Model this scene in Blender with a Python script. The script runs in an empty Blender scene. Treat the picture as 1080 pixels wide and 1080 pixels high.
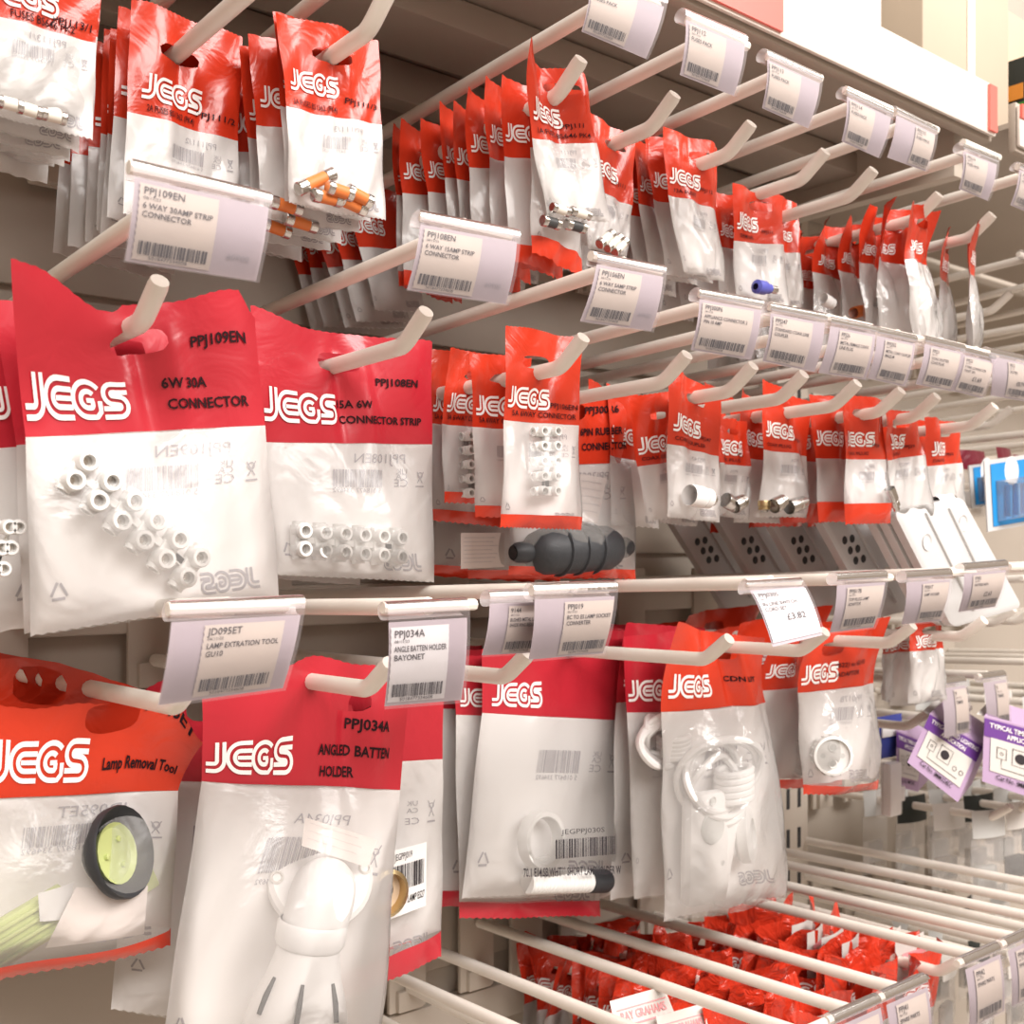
import bpy, bmesh, math, random
from mathutils import Vector, Matrix

# ------------------------------------------------------------------ camera, world, lights
scene = bpy.context.scene
col = scene.collection
ANG = math.radians(39.5)
S_, C_ = math.sin(ANG), math.cos(ANG)
ZC = 1.45            # eye height
FPX = 1200.0
HOR = 585.0

cam_d = bpy.data.cameras.new('camera')
cam = bpy.data.objects.new('camera', cam_d)
col.objects.link(cam)
cam.location = (0, 0, ZC)
cam.rotation_euler = (math.radians(90), 0, -ANG)
cam_d.sensor_width = 36.0
cam_d.lens = FPX / 1080 * 36
cam_d.shift_y = (HOR - 540) / 1080
cam_d.clip_start = 0.02
cam_d.dof.use_dof = True
cam_d.dof.focus_distance = 0.52
cam_d.dof.aperture_fstop = 20
scene.camera = cam

world = bpy.data.worlds.new('shop_air')
scene.world = world
world.use_nodes = True
bg = world.node_tree.nodes['Background']
bg.inputs[0].default_value = (1.0, 0.76, 0.57, 1)
bg.inputs[1].default_value = 0.34

def area(name, loc, rot, sx, sy, power, colr):
    d = bpy.data.lights.new(name, 'AREA')
    d.shape = 'RECTANGLE'; d.size = sx; d.size_y = sy; d.energy = power; d.color = colr
    o = bpy.data.objects.new(name, d); col.objects.link(o)
    o.location = loc; o.rotation_euler = rot
    return o
# ceiling strip lamps over the aisle
area('ceiling_strip_lamp', (0.6, -0.35, ZC + 1.75), (math.radians(12), 0, 0), 4.2, 0.30, 27, (1.0, 0.955, 0.925))
area('ceiling_strip_lamp', (0.6, -1.9, ZC + 1.65), (math.radians(48), 0, 0), 4.2, 0.85, 135, (1.0, 0.955, 0.925))

vs = scene.view_settings
vs.view_transform = 'Standard'; vs.look = 'None'; vs.gamma = 1.0
vs.use_curve_mapping = False
vs.exposure = 0.42
scene.cycles.transparent_max_bounces = 24

# ------------------------------------------------------------------ measuring helpers
def at(x, y, Y):
    """world point on the plane Y seen at photo pixel (x, y)"""
    r = (x - 540) / FPX
    d = Y / (C_ - r * S_)
    l = r * d
    return Vector((d * S_ + l * C_, Y, ZC + (HOR - y) / FPX * d))
def Y_of(x, X):
    r = (x - 540) / FPX
    d = X / (S_ + r * C_)
    return d * (C_ - r * S_)

# ------------------------------------------------------------------ materials
MATS = {}
def new_mat(name):
    m = bpy.data.materials.new(name); m.use_nodes = True
    nt = m.node_tree; nt.nodes.clear()
    out = nt.nodes.new('ShaderNodeOutputMaterial')
    MATS[name] = m
    return m, nt, out
def principled(name, colr, rough=0.5, metal=0.0, coat=0.0, noise=0.0, nscale=40.0, bump=0.0, bscale=80.0, bdist=0.001, spec=0.5):
    m, nt, out = new_mat(name)
    b = nt.nodes.new('ShaderNodeBsdfPrincipled')
    b.inputs['Base Color'].default_value = (*colr, 1); b.inputs['Roughness'].default_value = rough
    b.inputs['Metallic'].default_value = metal; b.inputs['Coat Weight'].default_value = coat
    b.inputs['Specular IOR Level'].default_value = spec
    nt.links.new(b.outputs[0], out.inputs[0])
    tc = None
    if noise or bump:
        tc = nt.nodes.new('ShaderNodeNewGeometry')
    if noise:
        n = nt.nodes.new('ShaderNodeTexNoise'); n.inputs['Scale'].default_value = nscale; n.inputs['Detail'].default_value = 4
        nt.links.new(tc.outputs['Position'], n.inputs['Vector'])
        r = nt.nodes.new('ShaderNodeMix'); r.data_type = 'RGBA'
        r.inputs[6].default_value = (*[c * (1 - noise) for c in colr], 1)
        r.inputs[7].default_value = (*[min(1, c * (1 + noise)) for c in colr], 1)
        nt.links.new(n.outputs[0], r.inputs[0]); nt.links.new(r.outputs[2], b.inputs['Base Color'])
    if bump:
        n = nt.nodes.new('ShaderNodeTexNoise'); n.inputs['Scale'].default_value = bscale; n.inputs['Detail'].default_value = 3
        n.inputs['Distortion'].default_value = 1.2
        nt.links.new(tc.outputs['Position'], n.inputs['Vector'])
        bp = nt.nodes.new('ShaderNodeBump'); bp.inputs['Strength'].default_value = bump; bp.inputs['Distance'].default_value = bdist
        nt.links.new(n.outputs[0], bp.inputs['Height']); nt.links.new(bp.outputs[0], b.inputs['Normal'])
    return m
def film(name, tint, clear, rough=0.12, bump=0.6, bscale=55.0, bdist=0.004, haze=(0.9, 0.88, 0.86), gloss=0.06, trl=0.3):
    """thin plastic film: see-through share, milky share and a glossy crinkled surface"""
    m, nt, out = new_mat(name)
    geo = nt.nodes.new('ShaderNodeNewGeometry')
    n1 = nt.nodes.new('ShaderNodeTexNoise'); n1.inputs['Scale'].default_value = bscale; n1.inputs['Detail'].default_value = 3; n1.inputs['Distortion'].default_value = 2.0
    nt.links.new(geo.outputs['Position'], n1.inputs['Vector'])
    v1 = nt.nodes.new('ShaderNodeTexVoronoi'); v1.inputs['Scale'].default_value = bscale * 0.9
    nt.links.new(geo.outputs['Position'], v1.inputs['Vector'])
    ad = nt.nodes.new('ShaderNodeMath'); ad.operation = 'MULTIPLY_ADD'; ad.inputs[1].default_value = 0.55
    nt.links.new(v1.outputs['Distance'], ad.inputs[0]); nt.links.new(n1.outputs[0], ad.inputs[2])
    bp = nt.nodes.new('ShaderNodeBump'); bp.inputs['Strength'].default_value = bump; bp.inputs['Distance'].default_value = bdist
    nt.links.new(ad.outputs[0], bp.inputs['Height'])
    tr = nt.nodes.new('ShaderNodeBsdfTransparent'); tr.inputs[0].default_value = (*tint, 1)
    df = nt.nodes.new('ShaderNodeBsdfDiffuse'); df.inputs[0].default_value = (*haze, 1)
    tl = nt.nodes.new('ShaderNodeBsdfTranslucent'); tl.inputs[0].default_value = (*haze, 1)
    mx = nt.nodes.new('ShaderNodeMixShader'); mx.inputs[0].default_value = trl
    nt.links.new(df.outputs[0], mx.inputs[1]); nt.links.new(tl.outputs[0], mx.inputs[2])
    m2 = nt.nodes.new('ShaderNodeMixShader'); m2.inputs[0].default_value = clear
    nt.links.new(mx.outputs[0], m2.inputs[1]); nt.links.new(tr.outputs[0], m2.inputs[2])
    gl = nt.nodes.new('ShaderNodeBsdfGlossy'); gl.inputs['Roughness'].default_value = rough
    nt.links.new(bp.outputs[0], gl.inputs['Normal'])
    fr = nt.nodes.new('ShaderNodeFresnel'); fr.inputs[0].default_value = 1.45
    nt.links.new(bp.outputs[0], fr.inputs['Normal'])
    fa = nt.nodes.new('ShaderNodeMath'); fa.operation = 'ADD'; fa.inputs[1].default_value = gloss; fa.use_clamp = True
    nt.links.new(fr.outputs[0], fa.inputs[0])
    m3 = nt.nodes.new('ShaderNodeMixShader')
    nt.links.new(fa.outputs[0], m3.inputs[0]); nt.links.new(m2.outputs[0], m3.inputs[1]); nt.links.new(gl.outputs[0], m3.inputs[2])
    nt.links.new(m3.outputs[0], out.inputs[0])
    return m

principled('crimson', (0.47, 0.020, 0.034), 0.30, coat=0.2, bump=0.22, bscale=35, bdist=0.004)
principled('scarlet', (0.60, 0.040, 0.014), 0.27, coat=0.25, bump=0.32, bscale=45, bdist=0.004)
principled('scarlet_crumpled', (0.60, 0.040, 0.016), 0.20, coat=0.5, bump=0.8, bscale=70, bdist=0.006)
film('back_film', (0.97, 0.96, 0.95), 0.08, rough=0.35, bump=0.08, bscale=40, haze=(0.95, 0.93, 0.915), gloss=0.0, trl=0.12)
film('clear_film', (0.985, 0.98, 0.975), 0.80, rough=0.22, bump=0.28, bscale=30, bdist=0.004, gloss=0.0)
film('loose_film', (0.97, 0.965, 0.96), 0.74, rough=0.12, bump=0.45, bscale=38, bdist=0.005, gloss=0.025)
film('holder_clear', (0.96, 0.94, 0.95), 0.90, rough=0.45, bump=0.03, bscale=30, haze=(0.86, 0.80, 0.83), gloss=-0.02)
film('holder_roll', (0.96, 0.94, 0.95), 0.62, rough=0.22, bump=0.05, bscale=30, haze=(0.92, 0.88, 0.88), gloss=0.02)
principled('insert_paper', (0.46, 0.40, 0.43), 0.6)
principled('ticket_paper', (0.62, 0.55, 0.48), 0.7, noise=0.04, nscale=90)
principled('ticket_white', (0.76, 0.75, 0.74), 0.6)
principled('ink', (0.025, 0.02, 0.025), 0.6)
principled('dark_print', (0.022, 0.008, 0.010), 0.75, spec=0.15)
principled('ghost_print', (0.36, 0.34, 0.37), 0.6)
principled('logo_white', (0.93, 0.90, 0.88), 0.35)
principled('cream_wire', (0.80, 0.745, 0.67), 0.32, noise=0.05, nscale=60)
principled('wall_paint', (0.44, 0.385, 0.325), 0.55, noise=0.06, nscale=14)
principled('shelf_paint', (0.40, 0.34, 0.285), 0.5, noise=0.04, nscale=10)
principled('rail_paint', (0.52, 0.46, 0.39), 0.45, noise=0.05, nscale=25)
principled('strip_white', (0.78, 0.72, 0.66), 0.3)
principled('strip_red', (0.80, 0.16, 0.13), 0.3)
principled('nylon_white', (0.74, 0.73, 0.71), 0.30)
principled('plastic_white', (0.76, 0.74, 0.725), 0.35)
principled('plate_white', (0.60, 0.595, 0.59), 0.35)
principled('hole_dark', (0.03, 0.03, 0.032), 0.6)
principled('rubber', (0.028, 0.03, 0.034), 0.55, bump=0.3, bscale=150)
principled('steel', (0.62, 0.60, 0.57), 0.25, metal=1.0)
principled('brass', (0.60, 0.47, 0.26), 0.3, metal=1.0)
principled('ceramic_orange', (0.72, 0.20, 0.045), 0.5)
principled('ceramic_white', (0.75, 0.70, 0.62), 0.5)
principled('ceramic_black', (0.05, 0.05, 0.05), 0.45)
principled('plug_blue', (0.09, 0.10, 0.42), 0.4)
principled('lime', (0.55, 0.62, 0.25), 0.45)
principled('slip_paper', (0.80, 0.72, 0.68), 0.7)
principled('carton', (0.60, 0.45, 0.31), 0.75, noise=0.08, nscale=20)
principled('carton_pale', (0.50, 0.41, 0.31), 0.7, noise=0.05, nscale=20)
principled('carton_white', (0.62, 0.59, 0.55), 0.6)
principled('tape', (0.85, 0.80, 0.72), 0.2)
principled('pack_black', (0.02, 0.025, 0.022), 0.4)
principled('pack_green', (0.05, 0.25, 0.04), 0.45)
principled('pack_orange', (0.75, 0.28, 0.04), 0.45)
principled('pack_grey', (0.55, 0.55, 0.53), 0.45)
principled('pack_blue', (0.015, 0.26, 0.62), 0.4)
principled('pack_navy', (0.05, 0.07, 0.32), 0.4)
principled('violet', (0.14, 0.045, 0.26), 0.45)
principled('lilac', (0.44, 0.31, 0.47), 0.45)
principled('pink_print', (0.80, 0.30, 0.32), 0.5)
principled('far_grey', (0.42, 0.40, 0.37), 0.5, noise=0.06, nscale=9)
principled('maroon', (0.20, 0.010, 0.03), 0.35, coat=0.2, bump=0.4, bscale=50, bdist=0.004)
principled('floor_tile', (0.50, 0.46, 0.42), 0.4)

# ------------------------------------------------------------------ object helpers
def mesh_obj(name, verts, faces, mat, parent=None, smooth=True, fmats=None):
    me = bpy.data.meshes.new(name)
    me.from_pydata([tuple(v) for v in verts], [], faces)
    mats = mat if isinstance(mat, (list, tuple)) else [mat]
    for m_ in mats: me.materials.append(MATS[m_])
    if fmats: me.polygons.foreach_set('material_index', fmats)
    if smooth: me.polygons.foreach_set('use_smooth', [True] * len(me.polygons))
    me.update()
    o = bpy.data.objects.new(name, me); col.objects.link(o)
    if parent is not None:
        o.parent = parent
        o.matrix_parent_inverse = parent.matrix_basis.inverted()
    return o
def empty(name, loc):
    o = bpy.data.objects.new(name, None); col.objects.link(o)
    o.empty_display_size = 0.01; o.location = loc
    return o
USED = {}
def tag(o, label, cat, group=None):
    o['label'] = label; o['category'] = cat
    if group: o['group'] = group
    return o
def structure(o, label=None):
    o['kind'] = 'structure'
    if label: o['label'] = label
    return o

class MB:
    """collects geometry for one mesh"""
    def __init__(s): s.v = []; s.f = []; s.m = []; s.sm = []
    def add(s, vs_, fs, mi=0):
        b = len(s.v); s.v += [Vector(v) for v in vs_]
        s.f += [tuple(i + b for i in f) for f in fs]; s.m += [mi] * len(fs)
    def box(s, c, size, mat3=None, bev=0.0, mi=0):
        hx, hy, hz = [k / 2 for k in size]
        if bev <= 0:
            vs_ = [Vector((x * hx, y * hy, z * hz)) for x in (-1, 1) for y in (-1, 1) for z in (-1, 1)]
            fs = [(0, 1, 3, 2), (4, 6, 7, 5), (0, 4, 5, 1), (2, 3, 7, 6), (0, 2, 6, 4), (1, 5, 7, 3)]
        else:
            bm = bmesh.new(); bmesh.ops.create_cube(bm, size=1)
            for v in bm.verts: v.co = Vector((v.co.x * size[0], v.co.y * size[1], v.co.z * size[2]))
            bmesh.ops.bevel(bm, geom=bm.edges[:], offset=bev, segments=2, affect='EDGES', profile=0.5)
            bm.verts.index_update()
            vs_ = [v.co.copy() for v in bm.verts]; fs = [tuple(v.index for v in f.verts) for f in bm.faces]; bm.free()
        M = mat3 if mat3 is not None else Matrix.Identity(3)
        s.add([M @ v + Vector(c) for v in vs_], fs, mi)
    def tube(s, pts, r, n=10, caps=True, mi=0, close=False):
        pts = [Vector(p) for p in pts]
        rs = r if isinstance(r, (list, tuple)) else [r] * len(pts)
        b = len(s.v); N = len(pts)
        prev = None
        for i, p in enumerate(pts):
            if close: t = pts[(i + 1) % N] - pts[i - 1]
            else: t = pts[min(i + 1, N - 1)] - pts[max(i - 1, 0)]
            t.normalize()
            if prev is None:
                a = Vector((0, 0, 1)) if abs(t.z) < 0.9 else Vector((1, 0, 0))
                u = t.cross(a).normalized()
            else:
                u = (prev - t * prev.dot(t)).normalized()
            w = t.cross(u); prev = u
            for k in range(n):
                th = 2 * math.pi * k / n
                s.v.append(p + (u * math.cos(th) + w * math.sin(th)) * rs[i])
        rng = N if close else N - 1
        for i in range(rng):
            j = (i + 1) % N
            for k in range(n):
                k2 = (k + 1) % n
                s.f.append((b + i * n + k, b + i * n + k2, b + j * n + k2, b + j * n + k)); s.m.append(mi)
        if caps and not close:
            s.f.append(tuple(b + k for k in reversed(range(n)))); s.m.append(mi)
            s.f.append(tuple(b + (N - 1) * n + k for k in range(n))); s.m.append(mi)
    def lathe(s, prof, o, axis, n=20, mi=0, ref=None):
        """prof: list of (radius, height) along axis from o"""
        axis = Vector(axis).normalized()
        a = ref if ref is not None else (Vector((0, 0, 1)) if abs(axis.z) < 0.9 else Vector((1, 0, 0)))
        u = axis.cross(a).normalized(); w = axis.cross(u)
        b = len(s.v); o = Vector(o)
        for (r, h) in prof:
            for k in range(n):
                th = 2 * math.pi * k / n
                s.v.append(o + axis * h + (u * math.cos(th) + w * math.sin(th)) * max(r, 1e-5))
        for i in range(len(prof) - 1):
            for k in range(n):
                k2 = (k + 1) % n
                s.f.append((b + i * n + k, b + i * n + k2, b + (i + 1) * n + k2, b + (i + 1) * n + k)); s.m.append(mi)
    def quad(s, a, b_, c, d, mi=0):
        s.add([a, b_, c, d], [(0, 1, 2, 3)], mi)
    def build(s, name, mat, parent=None, smooth=True):
        o = mesh_obj(name, s.v, s.f, mat, parent, smooth, s.m if isinstance(mat, (list, tuple)) else None)
        if smooth:
            try: o.data.set_sharp_from_angle(angle=math.radians(38))
            except Exception: pass
        return o

# ------------------------------------------------------------------ print: lettering, logo, barcode
TXT = {}
def text_geo(t, bold=0.0):
    key = (t, bold)
    if key in TXT: return TXT[key]
    c = bpy.data.curves.new('lettering', 'FONT'); c.body = t; c.size = 1.0; c.offset = bold; c.resolution_u = 2
    o = bpy.data.objects.new('lettering', c)
    col.objects.link(o)
    dg = bpy.context.evaluated_depsgraph_get()
    me = bpy.data.meshes.new_from_object(o.evaluated_get(dg))
    vs_ = [(v.co.x, v.co.y) for v in me.vertices]; fs = [tuple(p.vertices) for p in me.polygons]
    bpy.data.meshes.remove(me); bpy.data.objects.remove(o); bpy.data.curves.remove(c)
    w = max([v[0] for v in vs_] or [1])
    TXT[key] = (vs_, fs, w)
    return TXT[key]
class Print:
    """flat print in a 2-D frame (x right, y up, metres)"""
    def __init__(s): s.v = []; s.f = []
    def text(s, t, x, y, h, sx=1.0, bold=0.0, mirror=False, rot=0.0, width=None):
        vs_, fs, w = text_geo(t, bold)
        k = h / 0.70
        kx = k * sx
        if width: kx = width / max(w, 0.01)
        b = len(s.v); cr, sr = math.cos(rot), math.sin(rot)
        for (vx, vy) in vs_:
            px_, py_ = ((w - vx) if mirror else vx) * kx, vy * k
            s.v.append((x + px_ * cr - py_ * sr, y + px_ * sr + py_ * cr))
        s.f += [tuple(i + b for i in (reversed(f) if mirror else f)) for f in fs]
    def rect(s, x0, y0, x1, y1):
        b = len(s.v); s.v += [(x0, y0), (x1, y0), (x1, y1), (x0, y1)]; s.f.append((b, b + 1, b + 2, b + 3))
    def barcode(s, x, y, w, h, seed=1, bars=26):
        rr = random.Random(seed); xs = 0.0; seq = []
        for i in range(bars):
            bw = rr.choice((1, 1, 2, 3)); gp = rr.choice((1, 1, 2)); seq.append((xs, bw)); xs += bw + gp
        for (a, bw) in seq:
            s.rect(x + w * a / xs, y, x + w * (a + bw) / xs, y + h)
    def stroke(s, pts, t, close=False):
        n = len(pts); b = len(s.v)
        for i, p in enumerate(pts):
            if close: a_, c = pts[i - 1], pts[(i + 1) % n]
            else: a_, c = pts[max(i - 1, 0)], pts[min(i + 1, n - 1)]
            dx, dy = c[0] - a_[0], c[1] - a_[1]; L = math.hypot(dx, dy) or 1
            nx, ny = -dy / L * t / 2, dx / L * t / 2
            s.v += [(p[0] + nx, p[1] + ny), (p[0] - nx, p[1] - ny)]
        for i in range(n if close else n - 1):
            j = (i + 1) % n
            s.f.append((b + 2 * i, b + 2 * i + 1, b + 2 * j + 1, b + 2 * j))
    def ring(s, x, y, r, t, n=20):
        s.stroke([(x + r * math.cos(2 * math.pi * k / n), y + r * math.sin(2 * math.pi * k / n)) for k in range(n)], t, True)
    def disc(s, x, y, r, n=18):
        b = len(s.v); s.v += [(x + r * math.cos(2 * math.pi * k / n), y + r * math.sin(2 * math.pi * k / n)) for k in range(n)]
        s.f.append(tuple(range(b, b + n)))
    def recycle(s, x, y, h):
        p = [(x - h * .55, y - h * .4), (x + h * .55, y - h * .4), (x, y + h * .6)]
        for i in range(3):
            a_, c = p[i], p[(i + 1) % 3]
            q = lambda t: (a_[0] + (c[0] - a_[0]) * t, a_[1] + (c[1] - a_[1]) * t)
            s.stroke([q(.12), q(.82)], h * .16)
    def merge(s, o, x, y, k, mirror=False, wref=0):
        b = len(s.v)
        for (vx, vy) in o.v: s.v.append((x + ((wref - vx) if mirror else vx) * k, y + vy * k))
        s.f += [tuple(i + b for i in f) for f in o.f]

def logo_print():
    P = Print(); t = 0.125; o = 0.115
    def arc(cx, cy, r, a0, a1, n=9):
        return [(cx + r * math.cos(math.radians(a0 + (a1 - a0) * k / n)), cy + r * math.sin(math.radians(a0 + (a1 - a0) * k / n))) for k in range(n + 1)]
    def seg(p, q, n=3): return [(p[0] + (q[0] - p[0]) * k / n, p[1] + (q[1] - p[1]) * k / n) for k in range(n + 1)]
    x = 0.0
    for s in (-1, 1):      # J
        r = 0.22 + s * o
        P.stroke(seg((x + .42 + s * o, 1.0 if s > 0 else 1.0), (x + .42 + s * o, .40), 5) + arc(x + .20, .405, r, 0, -90)[1:] + seg((x + .20, .405 - r), (x - .05, .405 - r))[1:], t)
    x = 0.60
    for s in (-1, 1):      # E
        r = .315 + s * o
        P.stroke(seg((x + .86, .5 + r), (x + .47, .5 + r), 4) + arc(x + .47, .5, r, 90, 270, 14)[1:] + seg((x + .47, .5 - r), (x + .86, .5 - r), 4)[1:], t)
    P.stroke(seg((x + .36, .5), (x + .86, .5), 4), t * .9)
    x = 1.42
    for s in (-1, 1):      # G
        r = .315 + s * o
        P.stroke(arc(x + .50, .5, r, 42, 270, 18) + seg((x + .50, .5 - r), (x + .66 + s * .06, .5 - r))[1:] + seg((x + .74 + s * o * .9, .5 - r), (x + .74 + s * o * .9, .47))[1:], t)
    P.stroke(seg((x + .46, .48), (x + .68, .48)), t * .9)
    x = 2.34
    for s in (-1, 1):      # S
        r1, r2 = .16 + s * .11, .16 - s * .11
        P.stroke(seg((x + .76, .6675 + r1), (x + .32, .6675 + r1)) + arc(x + .32, .6675, r1, 90, 270)[1:] + seg((x + .34, .6675 - r1), (x + .46, .3325 + r2))[1:] + arc(x + .48, .3325, r2, 90, -90)[1:] + seg((x + .46, .3325 - r2), (x + .02, .3325 - r2))[1:], t)
    P.v = [(x * .90, y * 1.10) for x, y in P.v]
    return P
LOGO = logo_print()

# ------------------------------------------------------------------ product bags
def lerp(a, b, t): return a + (b - a) * t
def hash_rng(*k): return random.Random(str(k))

class Sheet:
    """a hanging bag surface from six corner points: top, header line, bottom (left and right)"""
    def __init__(s, TL, TR, HL, HR, BL, BR, seed=0, wave=0.0015, bulge=0.006, curl=(0.0, 0.0), tops=None, crease=None, backk=.35):
        s.L = [TL, HL, BL]; s.R = [TR, HR, BR]
        s.W = ((TR - TL).length + (BR - BL).length + (HR - HL).length) / 3
        h1 = ((HL - TL).length + (HR - TR).length) / 2; h2 = ((BL - HL).length + (BR - HR).length) / 2
        s.H = h1 + h2; s.hv = h1 / s.H
        s.n = (TR - TL).cross(BL - TL).normalized()
        if s.n.y > 0: s.n = -s.n
        s.up = ((TL + TR) - (BL + BR)).normalized()
        r = random.Random(seed)
        s.ph = [r.random() * 6.28 for _ in range(8)]
        s.fr = [r.uniform(.7, 1.3) for _ in range(8)]
        s.folds = [(r.uniform(.05, .95), r.uniform(s.hv, 1), r.uniform(0, 3.14), r.uniform(.012, .035), r.uniform(-.8, 1.0)) for _ in range(16)]
        s.wave = wave; s.bulge = bulge; s.curl = curl; s.tops = tops; s.crease = crease; s.backk = backk
    def base(s, u, v):
        if v <= s.hv:
            t = v / s.hv; a = lerp(s.L[0], s.L[1], t); b = lerp(s.R[0], s.R[1], t)
        else:
            t = (v - s.hv) / (1 - s.hv); a = lerp(s.L[1], s.L[2], t); b = lerp(s.R[1], s.R[2], t)
        p = lerp(a, b, u)
        if s.tops and v < s.hv:
            k = (1 - v / s.hv) ** 1.5
            for (u0, u1), (z0, z1) in zip(zip([q[0] for q in s.tops], [q[0] for q in s.tops][1:]), zip([q[1] for q in s.tops], [q[1] for q in s.tops][1:])):
                if u0 <= u <= u1:
                    w = (u - u0) / max(u1 - u0, 1e-6); w = w * w * (3 - 2 * w)
                    p = p + s.up * (z0 + (z1 - z0) * w) * k
                    break
        ph, fr = s.ph, s.fr
        w = s.wave * (math.sin(6.28 * u * .8 * fr[0] + ph[0] + 1.5 * v) + .6 * math.sin(6.28 * u * 1.7 * fr[1] + ph[1] - 3 * v) + .35 * math.sin(6.28 * (u * 2.6 + v * 2.1) * fr[2] + ph[2]))
        if s.crease:
            cu, ca = s.crease; vv = v / s.hv
            w -= ca * math.exp(-((u - cu - .03 * (vv - .3)) / .045) ** 2) * min(1, vv * 3) * math.exp(-max(0, vv - .75) * 2.2)
            w += ca * .8 * math.exp(-((u - cu - .13 - .04 * (vv - .3)) / .055) ** 2) * min(1, vv * 3) * math.exp(-max(0, vv - .75) * 2.2)
        if v < s.hv:
            k = 1 - v / s.hv
            w += s.curl[0] * k * k * max(0, 1 - u / .55) ** 2 + s.curl[1] * k * k * max(0, (u - .45) / .55) ** 2
            w += s.wave * 1.2 * k * math.sin(6.28 * u * 1.2 + ph[3])
        return p, w
    def shape(s, u, v):
        if v < s.hv: return 0.0
        t = (v - s.hv) / (1 - s.hv)
        return (max(0.0, math.sin(math.pi * u)) ** .6) * (max(0.0, math.sin(math.pi * min(1, t * .97 + .015))) ** .55) * (.35 + .9 * t)
    def crinkle(s, u, v):
        z = 0
        for (fu, fv, a, wd, h) in s.folds:
            d = (u - fu) * math.cos(a) + (v - fv) * math.sin(a) * 1.3
            e = -(u - fu) * math.sin(a) + (v - fv) * math.cos(a) * 1.3
            z += h * math.exp(-(d / wd) ** 2 - (e / .22) ** 2)
        return z
    def front(s, u, v):
        p, w = s.base(u, v); sh = s.shape(u, v)
        return p + s.n * (w + s.bulge * sh + sh * .0016 * s.crinkle(u, v))
    def back(s, u, v):
        p, w = s.base(u, v)
        return p + s.n * (w - s.bulge * s.backk * s.shape(u, v))
    def head(s, u, v):
        p, w = s.base(u, v)
        return p + s.n * w

def grid(fn, u0, u1, v0, v1, nu, nv, pink_top=0.0, pink_bot=0.0, up=None, hole=None, WH=None):
    vs_ = []; fs = []; rad = []
    for j in range(nv + 1):
        for i in range(nu + 1):
            u = u0 + (u1 - u0) * i / nu; v = v0 + (v1 - v0) * j / nv
            if hole:
                cu, cv, ru, rv = hole
                q = math.hypot(abs((u - cu) / ru) ** 1.6, abs((v - cv) / rv) ** 1.6) ** (1 / 1.6)
                rad.append(q)
                if 1e-6 < q < 1:
                    u = cu + (u - cu) / q; v = cv + (v - cv) / q
                elif 1 <= q < 1.0: pass
            p = fn(u, v)
            if j == 0 and pink_top and up is not None: p = p + up * (pink_top if i % 2 else -pink_top)
            if j == nv and pink_bot and up is not None: p = p + up * (pink_bot if i % 2 else -pink_bot)
            vs_.append(p)
    for j in range(nv):
        for i in range(nu):
            a = j * (nu + 1) + i; f = (a, a + nu + 1, a + nu + 2, a + 1)
            if hole and all(rad[k] < 1 for k in f): continue
            fs.append(f)
    return vs_, fs

def map_print(P, fn, W, H, n, off):
    """P in metres from the sheet's top-left (x right, y down negative) onto the sheet"""
    return [fn(min(1, max(0, x / W)), min(1, max(0, -y / H))) + n * off for (x, y) in P.v], P.f

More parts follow.
